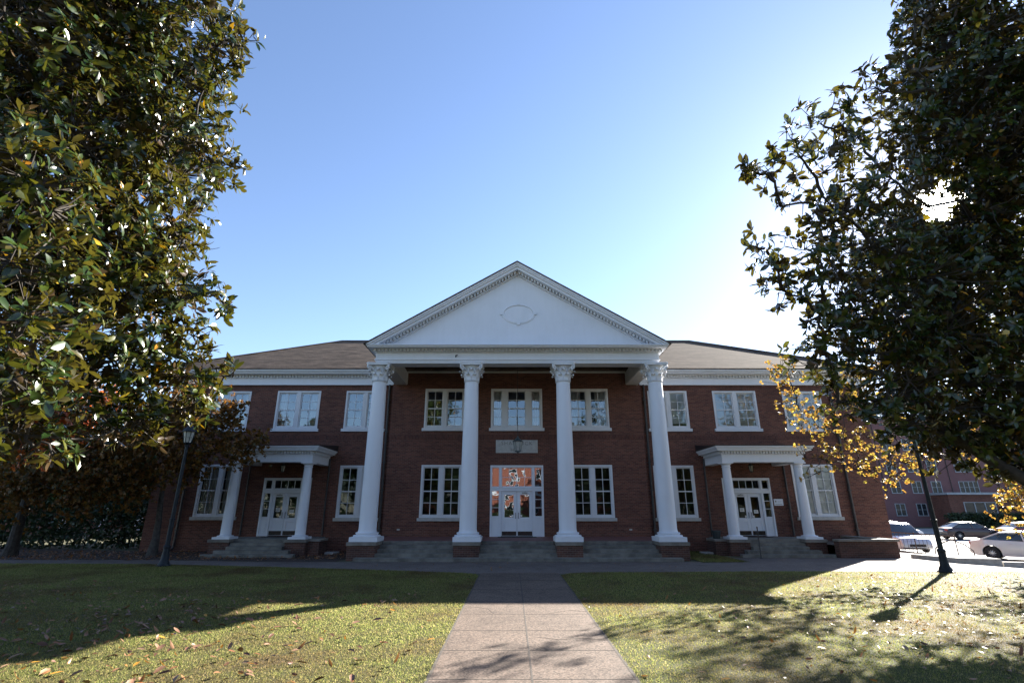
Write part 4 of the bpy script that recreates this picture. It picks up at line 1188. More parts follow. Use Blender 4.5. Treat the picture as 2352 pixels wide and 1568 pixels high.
PC = car_paint('champagne_car_paint', (0.66, 0.62, 0.58), 0.15)
car('parked_car', 26.35, 27.95, R(-50), PC, 'pale champagne coupe nearest the lawn at the right edge', 4.7, 1.42, 1.82)
car('parked_car', 23.35, 33.3, R(-100), PS, 'silver hatchback facing out beside the corner of the brick hall', 4.2, 1.62, 1.8, 'hatch', 7)
car('parked_car', 33.7, 48.5, R(-3), PW, 'white sedan parked behind the silver hatchback', 4.6, 1.5, 1.8)
car('parked_car', 39.8, 47.5, R(-4), PM, 'dark maroon sedan in the middle of the far row', 4.6, 1.45, 1.8)
car('parked_car', 43.9, 46.2, R(-4), PR, 'bright red sedan at the right end of the far row', 4.6, 1.45, 1.8)
car('parked_car', 31.5, 31.6, R(-50), PW, 'white sedan half hidden behind the champagne coupe', 4.6, 1.5, 1.8)

# ------------------------------------------------------------------ pink office block across the car park
pb = empty('office_block', (66, 80, 0))
tag(pb, 'long pink brick block with rows of dark grouped windows beyond the cars', 'building')
def pp(mb, name, mat, parent=None, **kw):
    mb.v = [(x - 66, y - 80, z) for x, y, z in mb.v]
    return mb.build(name, mat, parent or pb, **kw)
pp(MB().box(48, 100, 80, 98, -0.6, 15.5), 'wall', M['pink_brick'], smooth=False)
pp(MB().box(47.7, 100.3, 79.7, 98.3, 15.5, 15.9), 'parapet', M['coping'], smooth=False)
rowsz = ((1.14, 2.75), (4.35, 5.96), (7.45, 9.05), (10.7, 12.3))
for z0, z1 in rowsz:
    for xa, n in ((50.0, 2), (53.6, 2), (57.2, 2), (60.4, 2), (63.4, 2), (67.6, 4), (74.8, 2), (78.2, 2), (81.6, 4), (88.5, 2), (92, 2)):
        if z0 < 2 and 62 < xa < 72: continue
        wdt = 0.72 * n
        f = MB(); f.box(xa - 0.06, xa + wdt + 0.06, 79.90, 80.02, z0 - 0.10, z0); f.box(xa - 0.06, xa + wdt + 0.06, 79.93, 80.02, z1, z1 + 0.07)
        for k in range(n + 1): f.box(xa + 0.72 * k - 0.045, xa + 0.72 * k + 0.045, 79.93, 80.02, z0, z1)
        f.box(xa, xa + wdt, 79.96, 80.02, (z0 + z1) / 2 - 0.02, (z0 + z1) / 2 + 0.02)
        fo = pp(f, 'window_frame', M['grey_trim'], smooth=False)
        pp(MB().quad((xa, 79.985, z0), (xa + wdt, 79.985, z0), (xa + wdt, 79.985, z1), (xa, 79.985, z1)), 'pane', M['dark_pane'], fo, smooth=False)
pp(MB().box(62.6, 72.4, 76.5, 80, -0.6, 4.0), 'annex', M['brick'], smooth=False)
pp(MB().box(62.3, 72.7, 76.2, 80, 4.0, 4.3), 'annex_roof', M['grey_trim'], smooth=False)
f = MB()
for k in range(4): f.box(64.6 + 1.5 * k - 0.06, 64.6 + 1.5 * k + 0.06, 76.42, 76.52, 1.0, 2.9)
f.box(64.54, 69.16, 76.40, 76.52, 0.9, 1.0); f.box(64.54, 69.16, 76.42, 76.52, 2.9, 2.98)
fo = pp(f, 'window_frame', M['grey_trim'], smooth=False)
pp(MB().quad((64.6, 76.48, 1.0), (69.1, 76.48, 1.0), (69.1, 76.48, 2.9), (64.6, 76.48, 2.9)), 'pane', M['dark_pane'], fo, smooth=False)
pipe = MB()
for x in (56.2, 66.4, 73.6): pipe.tube([(x, 79.93, 4.4), (x, 79.93, 15.4)], 0.06, 6)
pp(pipe, 'downpipe', M['pipe'])

# ------------------------------------------------------------------ foliage
def leaf_mesh(P, A, N, Ln, Wd, droop=0.25, fold=0.18, curl=None):
    """many six-faced leaves. P base, A axis, N upper-face normal (unit), Ln length, Wd width arrays"""
    n = len(P); S_ = np.cross(A, N)
    st = [(0.0, 0.0), (0.34, 0.86), (0.70, 0.88), (1.0, 0.0)]
    vs = []
    for tpos, wf in st:
        c = P + A * (Ln * tpos)[:, None] - N * (Ln * droop * tpos * tpos)[:, None]
        if wf == 0: vs.append(c)
        else:
            o = S_ * (Wd * wf * 0.5)[:, None]; up = N * (Wd * fold)[:, None]
            vs += [c - o + up * 0.5, c, c + o + up * 0.5]
    V = np.stack(vs, 1).reshape(-1, 3)           # 8 verts a leaf: 0 base, 1-3, 4-6, 7 tip
    tri = np.array([(0, 2, 1), (0, 3, 2), (1, 2, 5), (1, 5, 4), (2, 3, 6), (2, 6, 5), (4, 5, 7), (5, 6, 7)])
    Fc = (tri[None] + (np.arange(n) * 8)[:, None, None]).reshape(-1, 3)
    return V, Fc
def unit(a): return a / np.maximum(np.linalg.norm(a, axis=1, keepdims=True), 1e-9)
def blob_points(blobs, dens, rg, shell=0.55, wt=2.2):
    out, cen, rad = [], [], []
    for bx, by, bz, br in blobs:
        n = max(3, int(dens * br ** wt))
        d = unit(rg.normal(size=(n, 3))); r = br * (shell + (1 - shell) * rg.random(n) ** 0.7)
        r *= 0.75 + 0.42 * rg.random(n) + 0.35 * (rg.random(n) < .08)
        out.append(np.array((bx, by, bz)) + d * r[:, None]); cen.append(np.repeat([(bx, by, bz)], n, 0)); rad.append(np.full(n, br))
    return np.concatenate(out), np.concatenate(cen), np.concatenate(rad)

def tree(name, base, trunk_top, trunk_r, blobs, label, cat, leafmat, barkmat, dens, leaves, ln, wd, seed, hole=None, extra=(), droop=0.22, limb_r=0.09, group=None, spread=1.0, up=0.35, shell=0.55, twig=True, lean=0.1, lim=None):
    rg = np.random.default_rng(seed); rd_ = random.Random(seed)
    t = empty(name, base); B0 = np.array(base, float)
    blobs = [tuple(b) for b in blobs]
    tb_ = MB(); H = trunk_top - base[2]
    axis = [(0, 0, 0)]
    for i in range(1, 9):
        axis.append((lean * math.sin(i * 1.1) * 0.6, lean * math.cos(i * 0.9) * 0.6 - lean * 0.6, H * i / 8))
    tb_.tube(axis, [trunk_r * (1.5 if i == 0 else 1.08 if i == 1 else 1) * (1 - 0.8 * i / 8) for i in range(9)], 10)
    ax = [Vector(a) for a in axis]
    nodes = []                                    # where twigs may start (tree space)
    # limbs branch off the trunk or off limbs already grown, whichever is the shorter way
    grown = [(ax[k], 0.0, limb_r * (1.6 - 0.1 * k)) for k in range(1, 9)]
    for bx, by, bz, br in sorted(blobs, key=lambda b: (b[0] - base[0]) ** 2 + (b[1] - base[1]) ** 2):
        c = Vector((bx - base[0], by - base[1], bz - base[2]))
        s, sdist, srad = min(grown, key=lambda g: (g[0] - c).length + 0.18 * g[1] + 0.9 * max(0, g[0].z - c.z))
        ln_ = (c - s).length * .11; wob = lambda k: Vector((rd_.uniform(-k, k), rd_.uniform(-k, k), rd_.uniform(-k * .6, k)))
        m0 = s.lerp(c, 0.2) + wob(ln_ * .7); m1 = s.lerp(c, 0.45) + wob(ln_); m2 = s.lerp(c, 0.75) + wob(ln_)
        lr = max(limb_r * .35, min(srad * .8, limb_r * (0.5 + 0.5 * min(br, 1.6))))
        tb_.tube([s, m0, m0.lerp(m1, .5) + wob(ln_ * .4), m1, m1.lerp(m2, .5) + wob(ln_ * .5), m2, c], [lr * 1.1, lr, lr * .92, lr * .84, lr * .75, lr * .65, lr * .45], 6)
        grown += [(m1, sdist + (m1 - s).length, lr * .84), (m2, sdist + (m2 - s).length, lr * .65), (c, sdist + (c - s).length, lr * .5)]
        nodes += [m2, c, m2.lerp(c, .5)]
        for k in range(int(4 + 5 * br)):
            d = Vector(unit(rg.normal(size=(1, 3)))[0]); e = c + d * br * 0.62
            tb_.tube([m2.lerp(c, rd_.random()), c + d * br * .3, e], [lr * .3, lr * .2, lr * .1], 4)
            nodes += [c + d * br * .3, e]
    for pts_, rad_ in extra: tb_.tube([Vector(p) - Vector(base) for p in pts_], rad_, 8)
    C, cen, rad = blob_points(blobs, dens, rg, shell)
    if hole is not None:
        hp_, hd, hr_ = hole
        rel = C - hp_; al = rel @ hd; dist = np.linalg.norm(rel - al[:, None] * hd, axis=1)
        keep = (dist > hr_ * (0.75 + 0.5 * rg.random(len(C)))); C, cen, rad = C[keep], cen[keep], rad[keep]
    if lim is not None:
        keep = lim(C); C, cen, rad = C[keep], cen[keep], rad[keep]
    out = unit(C - cen + rg.normal(size=C.shape) * 0.35 * rad[:, None] + np.array((0, 0, up)) * rad[:, None])
    if twig:
        ND = np.array([tuple(x) for x in nodes]) + B0
        for i in range(len(C)):
            d2 = ((ND - C[i]) ** 2).sum(1); j = int(d2.argmin())
            a = Vector(ND[j] - B0); b = Vector(C[i] - B0)
            if (b - a).length < 1.6:
                tb_.tube([a, a.lerp(b, .55) + Vector((0, 0, -0.03)), b + Vector(out[i]) * ln * .4], [0.014, 0.010, 0.006], 3)
    tb_.build('trunk', barkmat, t, angle=60)
    m = len(C); k = leaves
    Ci = np.repeat(C, k, 0); Di = np.repeat(out, k, 0)
    refv = unit(np.cross(Di, np.array((0.31, 0.17, 0.93)))); ov_ = np.cross(Di, refv)
    ang = rg.random(m * k) * 2 * np.pi; tilt = R(25) + rg.random(m * k) * R(85) * spread
    A = unit(Di * np.cos(tilt)[:, None] + (refv * np.cos(ang)[:, None] + ov_ * np.sin(ang)[:, None]) * np.sin(tilt)[:, None])
    N = unit(Di * np.sin(tilt)[:, None] - (refv * np.cos(ang)[:, None] + ov_ * np.sin(ang)[:, None]) * np.cos(tilt)[:, None] + np.array((0, 0, 0.25)) + rg.normal(size=A.shape) * 0.35)
    N = unit(N - A * (N * A).sum(1, keepdims=True))
    Ls = ln * (0.5 + 0.8 * rg.random(m * k)); Ws = wd * (0.7 + 0.5 * rg.random(m * k)) * Ls / ln
    Pp = Ci + Di * (rg.random(m * k) * ln * 0.9)[:, None] - B0
    dr = droop * (0.2 + 1.3 * rg.random(m * k))
    V, Fc = leaf_mesh(Pp, A, N, Ls, Ws, dr)
    np_mesh('crown', V, Fc, leafmat, t, smooth=True)
    tag(t, label, cat, group)
    return t

MAG_L = [(-7.42, 7.93, 11.48, 1.35), (-5.88, 7.63, 10.79, 0.53), (-8.62, 7.6, 10.87, 1.72), (-7.91, 6.04, 9.23, 1.03), (-6.22, 7.87, 10.05, 0.39), (-8.14, 8.43, 9.94, 1.62), (-6.44, 8.11, 8.7, 0.71), (-5.77, 8.09, 8.13, 0.4), (-8.17, 7.45, 8.15, 1.54), (-7.07, 5.92, 6.38, 0.9), (-7.87, 9.08, 7.98, 1.17), (-6.78, 8.79, 7.29, 0.39), (-7.94, 8.0, 6.46, 1.54), (-7.02, 8.93, 6.22, 0.59), (-5.96, 8.72, 5.9, 0.42), (-5.5, 8.75, 5.48, 0.23), (-6.47, 5.99, 4.59, 0.84), (-7.4, 8.39, 5.29, 1.31), (-6.86, 9.32, 5.02, 0.67), (-6.08, 9.2, 4.43, 0.47), (-5.36, 9.03, 4.33, 0.16), (-7.4, 8.9, 4.3, 0.75), (-6.82, 9.37, 3.93, 0.69), (-6.95, 6.77, 3.82, 0.72), (-6.27, 9.51, 3.83, 0.29), (-7.16, 9.23, 3.38, 0.43), (-7.43, 7.56, 3.03, 0.45), (-6.59, 7.14, 2.71, 0.16),
         (-9.55, 6.34, 8.31, 1.37), (-9.55, 7.11, 5.97, 1.37), (-8.97, 7.36, 3.64, 1.16), (-8.17, 6.29, 11.67, 1.54), (-6.91, 7.06, 12.5, 1.03), (-10.3, 8.6, 12.6, 1.7), (-11.2, 8.6, 9.8, 1.7), (-11.4, 8.8, 6.6, 1.7), (-10.6, 9.8, 4.4, 1.4), (-9.4, 10.4, 7.2, 1.5), (-9.2, 10.2, 10.4, 1.5)]
MAG_R = [(8.47, 8.22, 12.2, 0.42), (10.34, 8.8, 12.01, 1.58), (8.33, 8.57, 11.13, 0.42), (7.47, 8.56, 10.52, 0.44), (11.13, 9.42, 10.14, 1.87), (9.38, 9.2, 10.18, 0.87), (6.24, 8.66, 9.59, 0.55), (7.01, 8.85, 9.64, 0.56), (5.58, 8.66, 8.94, 0.49), (4.95, 8.63, 8.39, 0.42), (4.54, 8.45, 8.3, 0.22), (7.81, 9.31, 8.89, 0.94), (6.24, 9.11, 8.21, 0.73), (5.27, 9.01, 7.88, 0.29), (10.6, 10.48, 8.54, 1.34), (7.52, 9.78, 7.46, 1.13), (5.91, 9.41, 6.99, 0.68), (4.99, 9.15, 6.81, 0.48), (4.54, 8.91, 6.92, 0.26), (6.29, 9.8, 6.13, 0.77), (5.27, 9.54, 6.27, 0.4), (8.51, 10.47, 6.32, 1.55), (11.32, 11.06, 6.78, 1.96), (6.35, 10.24, 5.13, 0.66), (7.71, 10.64, 4.86, 1.23), (9.94, 11.31, 4.73, 1.69), (6.69, 10.66, 4.15, 0.46), (8.09, 11.0, 3.78, 0.66), (9.48, 11.39, 3.56, 0.63), (11.03, 11.66, 3.69, 1.09), (10.84, 11.8, 2.93, 0.39), (9.79, 7.77, 13.55, 1.51), (12.71, 8.72, 10.68, 2.08), (13.3, 10.35, 7.33, 2.27), (13.01, 11.43, 4.05, 1.48),
         (11.3, 13.0, 9.2, 1.8), (12.2, 13.8, 6.0, 1.8), (13.2, 12.2, 11.5, 1.8), (11.8, 10.6, 13.4, 1.7)]
GOLD = [(16.2, 17.3, 2.7, 0.7), (17.0, 17.6, 2.4, 0.8), (9.92, 18.38, 6.94, 0.81), (10.41, 18.79, 5.7, 0.9), (10.92, 18.54, 4.85, 0.87), (12.19, 18.74, 4.24, 0.95), (10.62, 18.38, 3.74, 0.77), (13.62, 18.94, 3.64, 0.95), (12.37, 18.83, 3.33, 0.63), (14.73, 18.89, 3.79, 0.79), (13.31, 18.98, 2.88, 0.55), (16.58, 17.59, 2.96, 0.87), (16.43, 17.91, 1.99, 0.73), (17.25, 19.15, 4.61, 1.3), (13.71, 19.62, 6.38, 1.54), (16.87, 18.18, 1.3, 0.44), (15.6, 20.5, 8.4, 1.8), (18.3, 19.6, 8.2, 2.0), (16.0, 18.6, 10.5, 1.8)]
RUST = [(-13.38, 22.17, 5.03, 1.51), (-11.61, 21.84, 4.43, 0.92), (-16.19, 22.67, 5.1, 2.12), (-18.12, 23.04, 4.0, 1.54), (-15.16, 22.77, 6.38, 1.48), (-18.91, 22.93, 5.91, 1.78), (-12.72, 22.37, 6.01, 0.87), (-10.62, 21.22, 4.72, 0.45), (-14.51, 22.58, 3.77, 1.13), (-16.9, 22.9, 3.2, 1.3), (-19.8, 22.6, 3.6, 1.9), (-21.6, 22.4, 2.9, 1.5), (-21.2, 22.8, 5.4, 1.8), (-18.4, 22.4, 2.4, 1.0)]
camp = np.array((-0.25, 0.0, 2.0)); sdn = np.array(sd)
tree('magnolia_tree', (-10.2, 8.4, 0), 14.0, 0.30, MAG_L, 'big glossy leaved magnolia whose sunlit crown fills the left of the view', 'tree', M['magnolia'], M['bark'], 135, 10, 0.188, 0.08, 21, limb_r=0.07)
MAG_R += [(x + 0.15, y + 0.5, z - 0.1, rr * .95) for x, y, z, rr in MAG_R if x > 8.2 and rr > 0.8]
tree('magnolia_tree', (11.9, 11.2, 0), 15.0, 0.34, MAG_R, 'big dark magnolia standing against the sun on the right', 'tree', M['magnolia'], M['bark'], 74, 10, 0.19, 0.09, 22, limb_r=0.10, hole=(camp, sdn, 0.47), extra=[([(11.85, 11.2, 1.5), (11.4, 11.3, 2.05), (10.9, 11.4, 2.6), (10.2, 11.45, 3.1), (9.5, 11.5, 3.7), (9.0, 11.4, 4.6)], [0.19, 0.16, 0.14, 0.12, 0.09, 0.05])])
tree('sweetgum_tree', (19.7, 17.6, 0), 11.0, 0.22, GOLD, 'autumn tree with glowing yellow and orange leaves behind the right magnolia', 'tree', M['gold_leaf'], M['bark'], 66, 7, 0.088, 0.088, 23, limb_r=0.06, shell=0.2, spread=1.2)
tree('maple_tree', (-16.4, 24.6, 0), 6.0, 0.16, RUST, 'low rust brown maple in shade before the left wing', 'tree', M['rust_leaf'], M['pale_bark'], 190, 8, 0.12, 0.10, 24, limb_r=0.05, shell=0.2, twig=False, spread=1.2)
tree('dogwood_tree', (-12.6, 11.2, 0), 4.2, 0.09, [(-10.6, 10.6, 4.15, 0.75), (-10.0, 10.8, 3.6, 0.5), (-11.3, 10.7, 3.9, 0.8), (-10.4, 10.9, 3.15, 0.35), (-12.2, 11.2, 4.3, 0.8)], 'small scarlet leaved tree behind the lower boughs of the left magnolia', 'tree', M['red_leaf'], M['bark'], 190, 7, 0.10, 0.07, 26, limb_r=0.03, shell=0.2)
tree('maple_tree', (-33, 36, 0), 9.0, 0.25, [(-31.5, 35, 9.4, 2.0), (-33.5, 35.5, 8.2, 2.4), (-30.0, 35, 7.6, 1.8), (-34.5, 36, 6.4, 2.4), (-29, 36, 9.2, 1.2)], 'scarlet and orange maple far behind the left magnolia', 'tree', M['red_leaf'], M['bark'], 60, 9, 0.22, 0.2, 25, shell=0.2, twig=False)
for i, (x, y, h, lab) in enumerate(((-22.5, 31.0, 7.5, 'dark evergreen tree beside the end of the left wing'), (-27.5, 30.0, 8.5, 'dark evergreen tree left of the shaded side lawn'), (-37.5, 33.0, 10.0, 'dark evergreen tree farthest to the left behind the magnolia'))):
    bl = [(x, y, h * .62, h * .20), (x + 1.2, y - .4, h * .5, h * .19), (x - 1.3, y, h * .52, h * .2), (x + .3, y, h * .85, h * .15), (x - .6, y - .8, h * .38, h * .16), (x + 1.5, y + .2, h * .36, h * .13)]
    tree('evergreen_tree', (x, y, 0), h * .9, 0.16, bl, lab, 'tree', M['green_leaf'], M['bark'], 150, 8, 0.20, 0.12, 30 + i, shell=0.2, twig=False)
# bare dark trunk at the far left
tk = empty('tree_with_dark_trunk', (-22.6, 24.4, 0))
MB().tube([(0, 0, 0), (0.03, 0, 0.5), (0.02, 0.02, 1.8), (0.1, 0, 3.4), (0.05, 0.1, 5.0)], [0.34, 0.22, 0.19, 0.16, 0.10], 10).build('trunk', M['bark'], tk)
C, cen, rad = blob_points([(-22.5, 24.5, 5.6, 1.5), (-23.6, 24.2, 4.9, 1.3), (-21.4, 24.6, 4.8, 1.2)], 160, rng, 0.2)
k = 8; Ci = np.repeat(C, k, 0); A = unit(rng.normal(size=Ci.shape)); N = unit(np.cross(A, rng.normal(size=A.shape)))
V, Fc = leaf_mesh(Ci - np.array((-22.6, 24.4, 0)), A, N, np.full(len(Ci), 0.16), np.full(len(Ci), 0.09), np.full(len(Ci), 0.2))
np_mesh('crown', V, Fc, M['green_leaf'], tk, smooth=True)
tag(tk, 'leafy tree with a straight dark trunk at the far left edge', 'tree')

def hedge(name, x0, x1, y0, y1, z1, label, dens, seed, ls=0.16):
    rg = np.random.default_rng(seed)
    n = int(dens * ((x1 - x0) * z1 * 2 + (x1 - x0) * (y1 - y0)))
    P = np.stack([rg.uniform(x0, x1, n), rg.uniform(y0, y1, n), z1 * rg.random(n) ** 0.8 * (0.92 + 0.16 * rg.random(n))], 1)
    A = unit(rg.normal(size=P.shape)); N = unit(np.cross(A, rg.normal(size=P.shape)))
    V, Fc = leaf_mesh(P - np.array((x0, y0, 0)), A, N, np.full(n, ls), np.full(n, ls * .6), np.full(n, 0.2))
    t = empty(name, (x0, y0, gz(x0)))
    np_mesh('foliage', V, Fc, M['hedge'], t, smooth=True)
    st = MB()
    for i in range(int((x1 - x0) / 0.6)):
        xx = 0.3 + i * 0.6; st.tube([(xx, (y1 - y0) / 2, 0), (xx + 0.1, (y1 - y0) / 2, z1 * .8)], 0.03, 5)
    st.build('stem', M['bark'], t)
    return tag(t, label, 'hedge')
hedge('clipped_hedge', 60.5, 82, 74.2, 75.6, 1.9, 'dark clipped hedge in front of the pink brick block', 60, 41, 0.3)
hedge('far_woodland', 105, 330, 92, 104, 12, 'dark line of distant trees beyond the car park', 0.7, 49, 1.6)
hedge('shrub_row', -38, -19.4, 28.6, 30.2, 2.5, 'dark shrubs along the shaded ground left of the hall', 110, 42, 0.2)

# ------------------------------------------------------------------ neighbour house on the left
nb = empty('neighbour_house', (-33, 46, 0))
tag(nb, 'shaded brick house with an orange red gable and white porch columns at far left', 'building')
def np_(mb, name, mat, **kw):
    mb.v = [(x + 33, y - 46, z) for x, y, z in mb.v]; return mb.build(name, mat, nb, **kw)
np_(MB().box(-43, -25, 44, 54, 0, 4.4), 'wall', M['brick'], smooth=False)
np_(MB().prism([(-43.6, 4.4), (-24.4, 4.4), (-34, 8.4)], 43.4, 54.6), 'roof', M['orange_brick'], smooth=False)
np_(MB().box(-35.5, -28.5, 41.2, 44, 3.4, 3.8), 'porch_roof', M['white'], smooth=False)
for x in (-34.9, -31.9, -29.1):
    np_(MB().lathe([(0.30, 0.5), (0.24, 0.6), (0.20, 3.2), (0.28, 3.4)], x, 41.6, 16), 'porch_column', M['white'])
np_(MB().box(-35.6, -28.4, 41.0, 44, 0, 0.5), 'porch_floor', M['concrete'], smooth=False)

# ------------------------------------------------------------------ across the lawn, behind the viewer: what the glass reflects
ob = empty('opposite_hall', (0, -42, 0))
tag(ob, 'sunlit red brick hall across the lawn, mirrored in the entrance glass', 'building')
def op(mb, name, mat, parent=None, **kw):
    mb.v = [(x, y + 42, z) for x, y, z in mb.v]; return mb.build(name, mat, parent or ob, **kw)
ow = MB().box(-26, 26, -54, -42, 0, 10.5); op(ow, 'wall', M['orange_brick'], smooth=False)
ob_b = MB().box(-26.3, 26.3, -42.25, -41.99, 4.9, 5.3).box(-26.3, 26.3, -42.3, -41.9, 10.0, 10.6); ob_b.v = [(x, y + 0.25, z) for x, y, z in ob_b.v]
op(ob_b, 'band', M['trim'], smooth=False)
for z0 in (1.4, 6.2):
    for i in range(9):
        x = -24 + i * 6 - 1
        fo = op(MB().box(x, x + 2, -41.99, -41.9, z0, z0 + 2.6), 'window_frame', M['trim'], smooth=False)
        op(MB().box(x + 0.15, x + 1.85, -41.895, -41.885, z0 + 0.15, z0 + 2.45), 'pane', M['car_glass'], fo, smooth=False)
for i, (x, y, h, lab) in enumerate(((-12.5, -27, 15, 'broad green tree across the lawn left of the opposite hall'), (-9.5, -34, 9, 'smaller green tree before the opposite hall'), (10.5, -27, 13, 'broad green tree before the opposite hall right of its centre'), (17, -30, 16, 'tall green tree across the lawn at the right'), (-21, -28, 16, 'tall green tree across the lawn at the left'), (26, -27, 16, 'tall green tree across the lawn at the far right'), (-30, -26, 17, 'tall green tree across the lawn at the far left'), (36, -26, 17, 'very tall green tree past the end of the opposite hall'))):
    bl = [(x, y, h * .62, h * .22), (x + .16 * h, y + .4, h * .5, h * .19), (x - .16 * h, y, h * .52, h * .19), (x, y, h * .84, h * .15), (x, y + 1, h * .36, h * .19), (x + .1 * h, y + .8, h * .24, h * .13), (x - .12 * h, y + .8, h * .26, h * .13)]  # unseen trees, made tall and close-set to hold sky light off the facade
    tree('round_tree', (x, y, 0), h * .8, 0.2, bl, lab, 'tree', M['hedge'], M['bark'], 42, 8, 0.36, 0.26, 60 + i, shell=0.15, twig=False)
hedge('added_woodland', -170, 170, -92, -80, 11.5, 'dark wall of unseen trees added behind the opposite hall to darken window reflections', 0.75, 48, 1.6)  # added out of view so low panes mirror dark trees, not pale horizon
hedge('front_hedge', -15, 15, -30.5, -29.5, 1.6, 'low hedge before the opposite hall', 45, 47, 0.3)

# ------------------------------------------------------------------ grass and fallen leaves
def inside(poly, X, Y):
    r = np.zeros(len(X), bool); j = len(poly) - 1
    for i in range(len(poly)):
        xi, yi = poly[i]; xj, yj = poly[j]
        r ^= ((yi > Y) != (yj > Y)) & (X < (xj - xi) * (Y - yi) / (yj - yi + 1e-12) + xi); j = i
    return r
def grass_patch(name, poly, n, seed, hgt, x0, x1, y0, y1, label, bare=None):
    rg = np.random.default_rng(seed)
    Y = y0 + (y1 - y0) * rg.random(n) ** 1.7; X = rg.uniform(x0, x1, n)
    keep = inside(poly, X, Y) & (np.abs(X) < 1.15 * Y + 2.5)
    if bare is not None: keep &= bare(X, Y, rg)
    X, Y = X[keep], Y[keep]; m = len(X)
    a = rg.random(m) * 2 * np.pi; h = hgt * (0.5 + rg.random(m)) * (0.8 + Y / 25); wv = (0.0018 + 0.0005 * Y) * (0.7 + 0.6 * rg.random(m))
    dx, dy = np.cos(a), np.sin(a); lx, ly = rg.normal(size=m) * h * .55, rg.normal(size=m) * h * .55
    z = np.full(m, 0.006)
    V = np.stack([np.stack([X - dx * wv, Y - dy * wv, z], 1), np.stack([X + dx * wv, Y + dy * wv, z], 1), np.stack([X + lx, Y + ly, z + h], 1)], 1).reshape(-1, 3)
    o = np_mesh(name, V, np.arange(m * 3).reshape(-1, 3), M['grass'])
    return tag(o, label, 'grass', kind='stuff')
grass_patch('grass', lawn_l, 650000, 5, 0.019, -24, -1.3, 4.5, 21.5, 'short grass growing on the lawn left of the walkway', lambda X, Y, rg: X < -1.27 - 0.03 * np.sin(Y * 7) - 0.02 * np.sin(Y * 17.3))
def bare_r(X, Y, rg):
    f = 0.5 + 0.5 * np.sin(X * 0.9 + 1.3 * np.sin(Y * 0.7)) * np.sin(Y * 0.8 + X * 0.35)
    return (X > 1.27 + 0.03 * np.sin(Y * 6) + 0.025 * np.sin(Y * 15.1)) & (rg.random(len(X)) < np.clip(1.1 - 0.07 * np.maximum(X - 3, 0) - 0.35 * f, 0.12, 1))
grass_patch('grass', lawn_r, 600000, 6, 0.017, 1.3, 24, 4.5, 18.8, 'thin worn grass on the lawn right of the walkway', bare_r)
grass_patch('grass', [(7.3, 21.9), (9.0, 21.95), (9.0, 27.1), (7.3, 27.1)], 9000, 8, 0.03, 7.3, 9.2, 21.9, 27.1, 'shaded grass between the portico and the right side porch')

def litter(name, n, seed, xr_, yr_, ln, label, keep=None):
    rg = np.random.default_rng(seed)
    X = rg.uniform(*xr_, n); Y = rg.uniform(*yr_, n)
    if keep is not None:
        q = keep(X, Y, rg); X, Y = X[q], Y[q]
    m = len(X); a = rg.random(m) * 2 * np.pi; e = rg.normal(size=m) * 0.35
    A = unit(np.stack([np.cos(a), np.sin(a), e * .4], 1)); N = np.stack([rg.normal(size=m) * .35, rg.normal(size=m) * .35, np.ones(m)], 1); N = unit(N - A * (N * A).sum(1, keepdims=True))
    N *= np.where(rg.random(m) < .4, -1, 1)[:, None]
    L_ = ln * (.6 + .7 * rg.random(m))
    V, Fc = leaf_mesh(np.stack([X, Y, 0.030 + 0.022 * rg.random(m)], 1), A, N, L_, L_ * .42, 0.5 * rg.normal(size=m), 0.3)
    V[:, 2] = np.maximum(V[:, 2], 0.013)
    return tag(np_mesh(name, V, Fc, M['litter'], smooth=True), label, 'leaf litter', kind='stuff')
litter('leaf_litter', 3200, 71, (-16, -1.4), (5, 17), 0.105, 'scatter of small dry leaf scraps on the left lawn', lambda X, Y, rg: rg.random(len(X)) < np.clip((-X - 0.5) / 7, 0.05, 1) * np.clip((17 - Y) / 8, 0.1, 1))
litter('leaf_litter', 3600, 72, (1.4, 16), (5, 18), 0.09, 'scatter of dry leaf scraps on the worn right lawn', lambda X, Y, rg: rg.random(len(X)) < np.clip((X - 1) / 9, 0.05, 1) * np.clip((19 - Y) / 8, 0.05, 1))
litter('leaf_litter', 2600, 73, (-24, -7.5), (22.6, 27), 0.12, 'brown dead leaves covering the bed along the left wing')
litter('leaf_litter', 160, 74, (-6, 6), (18.5, 21.4), 0.06, 'few dry leaf scraps on the pavement before the steps')

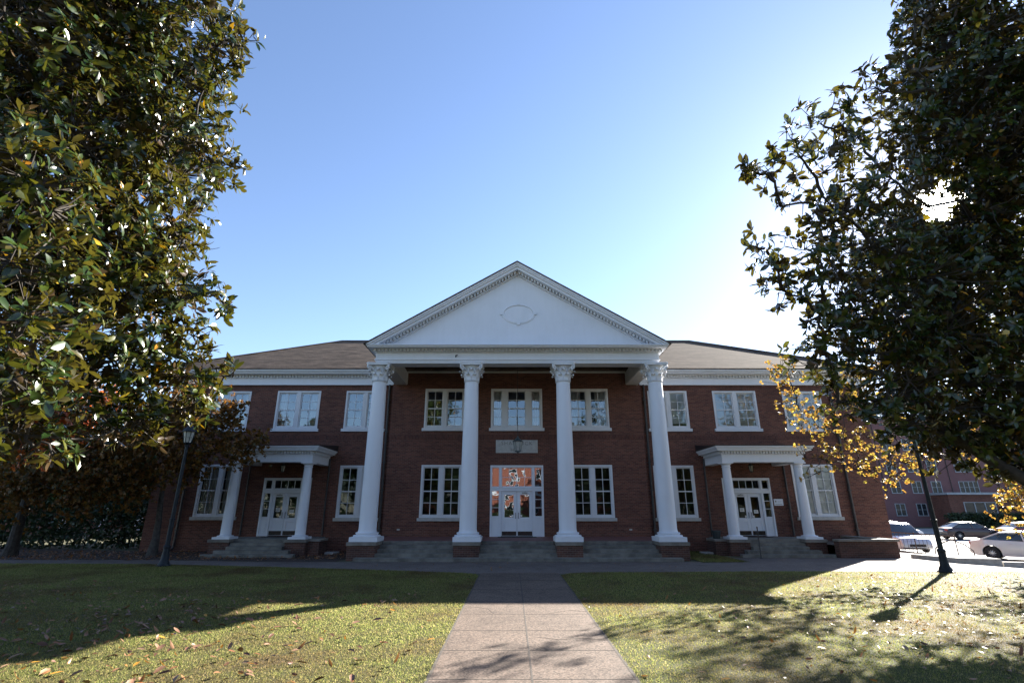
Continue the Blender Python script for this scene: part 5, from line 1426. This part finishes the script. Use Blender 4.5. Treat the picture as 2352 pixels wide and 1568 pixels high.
# the big curled magnolia leaves lying on the left lawn, each a thing of its own
lm = []
for i in range(7):
    rg = np.random.default_rng(90 + i)
    A = np.array([(1.0, 0, 0.12)]); A = unit(A); N = unit(np.array([(-0.1, rg.uniform(-.5, .5), 1.0)])); N = unit(N - A * (N * A).sum(1, keepdims=True))
    V, Fc = leaf_mesh(np.array([(-0.08, 0, 0.015)]), A, N, np.array([0.17 + 0.05 * rg.random()]), np.array([0.075 + 0.02 * rg.random()]), np.array([rg.uniform(-.25, .35)]), fold=rg.uniform(.2, .55))
    V[:, 2] -= V[:, 2].min() - 0.0
    mt = mottled('fallen_leaf_%d' % i, *[((.10, .04, .02), (.17, .075, .035)), ((.15, .07, .035), (.22, .12, .065)), ((.38, .17, .012), (.44, .23, .02)), ((.07, .03, .018), (.12, .055, .03)), ((.17, .085, .045), (.26, .14, .08)), ((.14, .05, .018), (.21, .075, .022)), ((.22, .13, .07), (.3, .19, .11))][i], 12, 0.5)
    o = np_mesh('fallen_leaf', V, Fc, mt, smooth=True)
    lm.append(o)
rg = np.random.default_rng(99)
cnt = 0
for i in range(4000):
    x, y = rg.uniform(-8.5, -1.5), 5.6 + 7.5 * rg.random() ** 1.6
    if rg.random() > np.clip((-x - 0.6) / 6, 0.06, 1): continue
    if abs(x) > 1.05 * y + 0.6: continue
    src = lm[int(rg.integers(0, 7))]
    o = src if 'label' not in src.keys() else src.copy()
    if o is not src: COL.objects.link(o)
    o.location = (x, y, 0.03); o.rotation_euler = (rg.uniform(-.3, .3), rg.uniform(-.3, .3), rg.uniform(0, 6.28)); sc = rg.uniform(.5, .95); o.scale = (sc, sc, sc)
    tag(o, 'dry curled magnolia leaf lying on the lawn left of the walkway', 'fallen leaf', 'fallen leaves on the left lawn')
    cnt += 1
    if cnt >= 270: break
for i in range(26):
    x, y = rg.uniform(1.6, 9), rg.uniform(5.8, 9.5)
    o = lm[int(rg.integers(0, 7))].copy(); COL.objects.link(o)
    o.location = (x, y, 0.02); o.rotation_euler = (rg.uniform(-.25, .25), rg.uniform(-.25, .25), rg.uniform(0, 6.28))
    tag(o, 'dry curled magnolia leaf lying on the lawn right of the walkway', 'fallen leaf', 'fallen leaves on the right lawn')
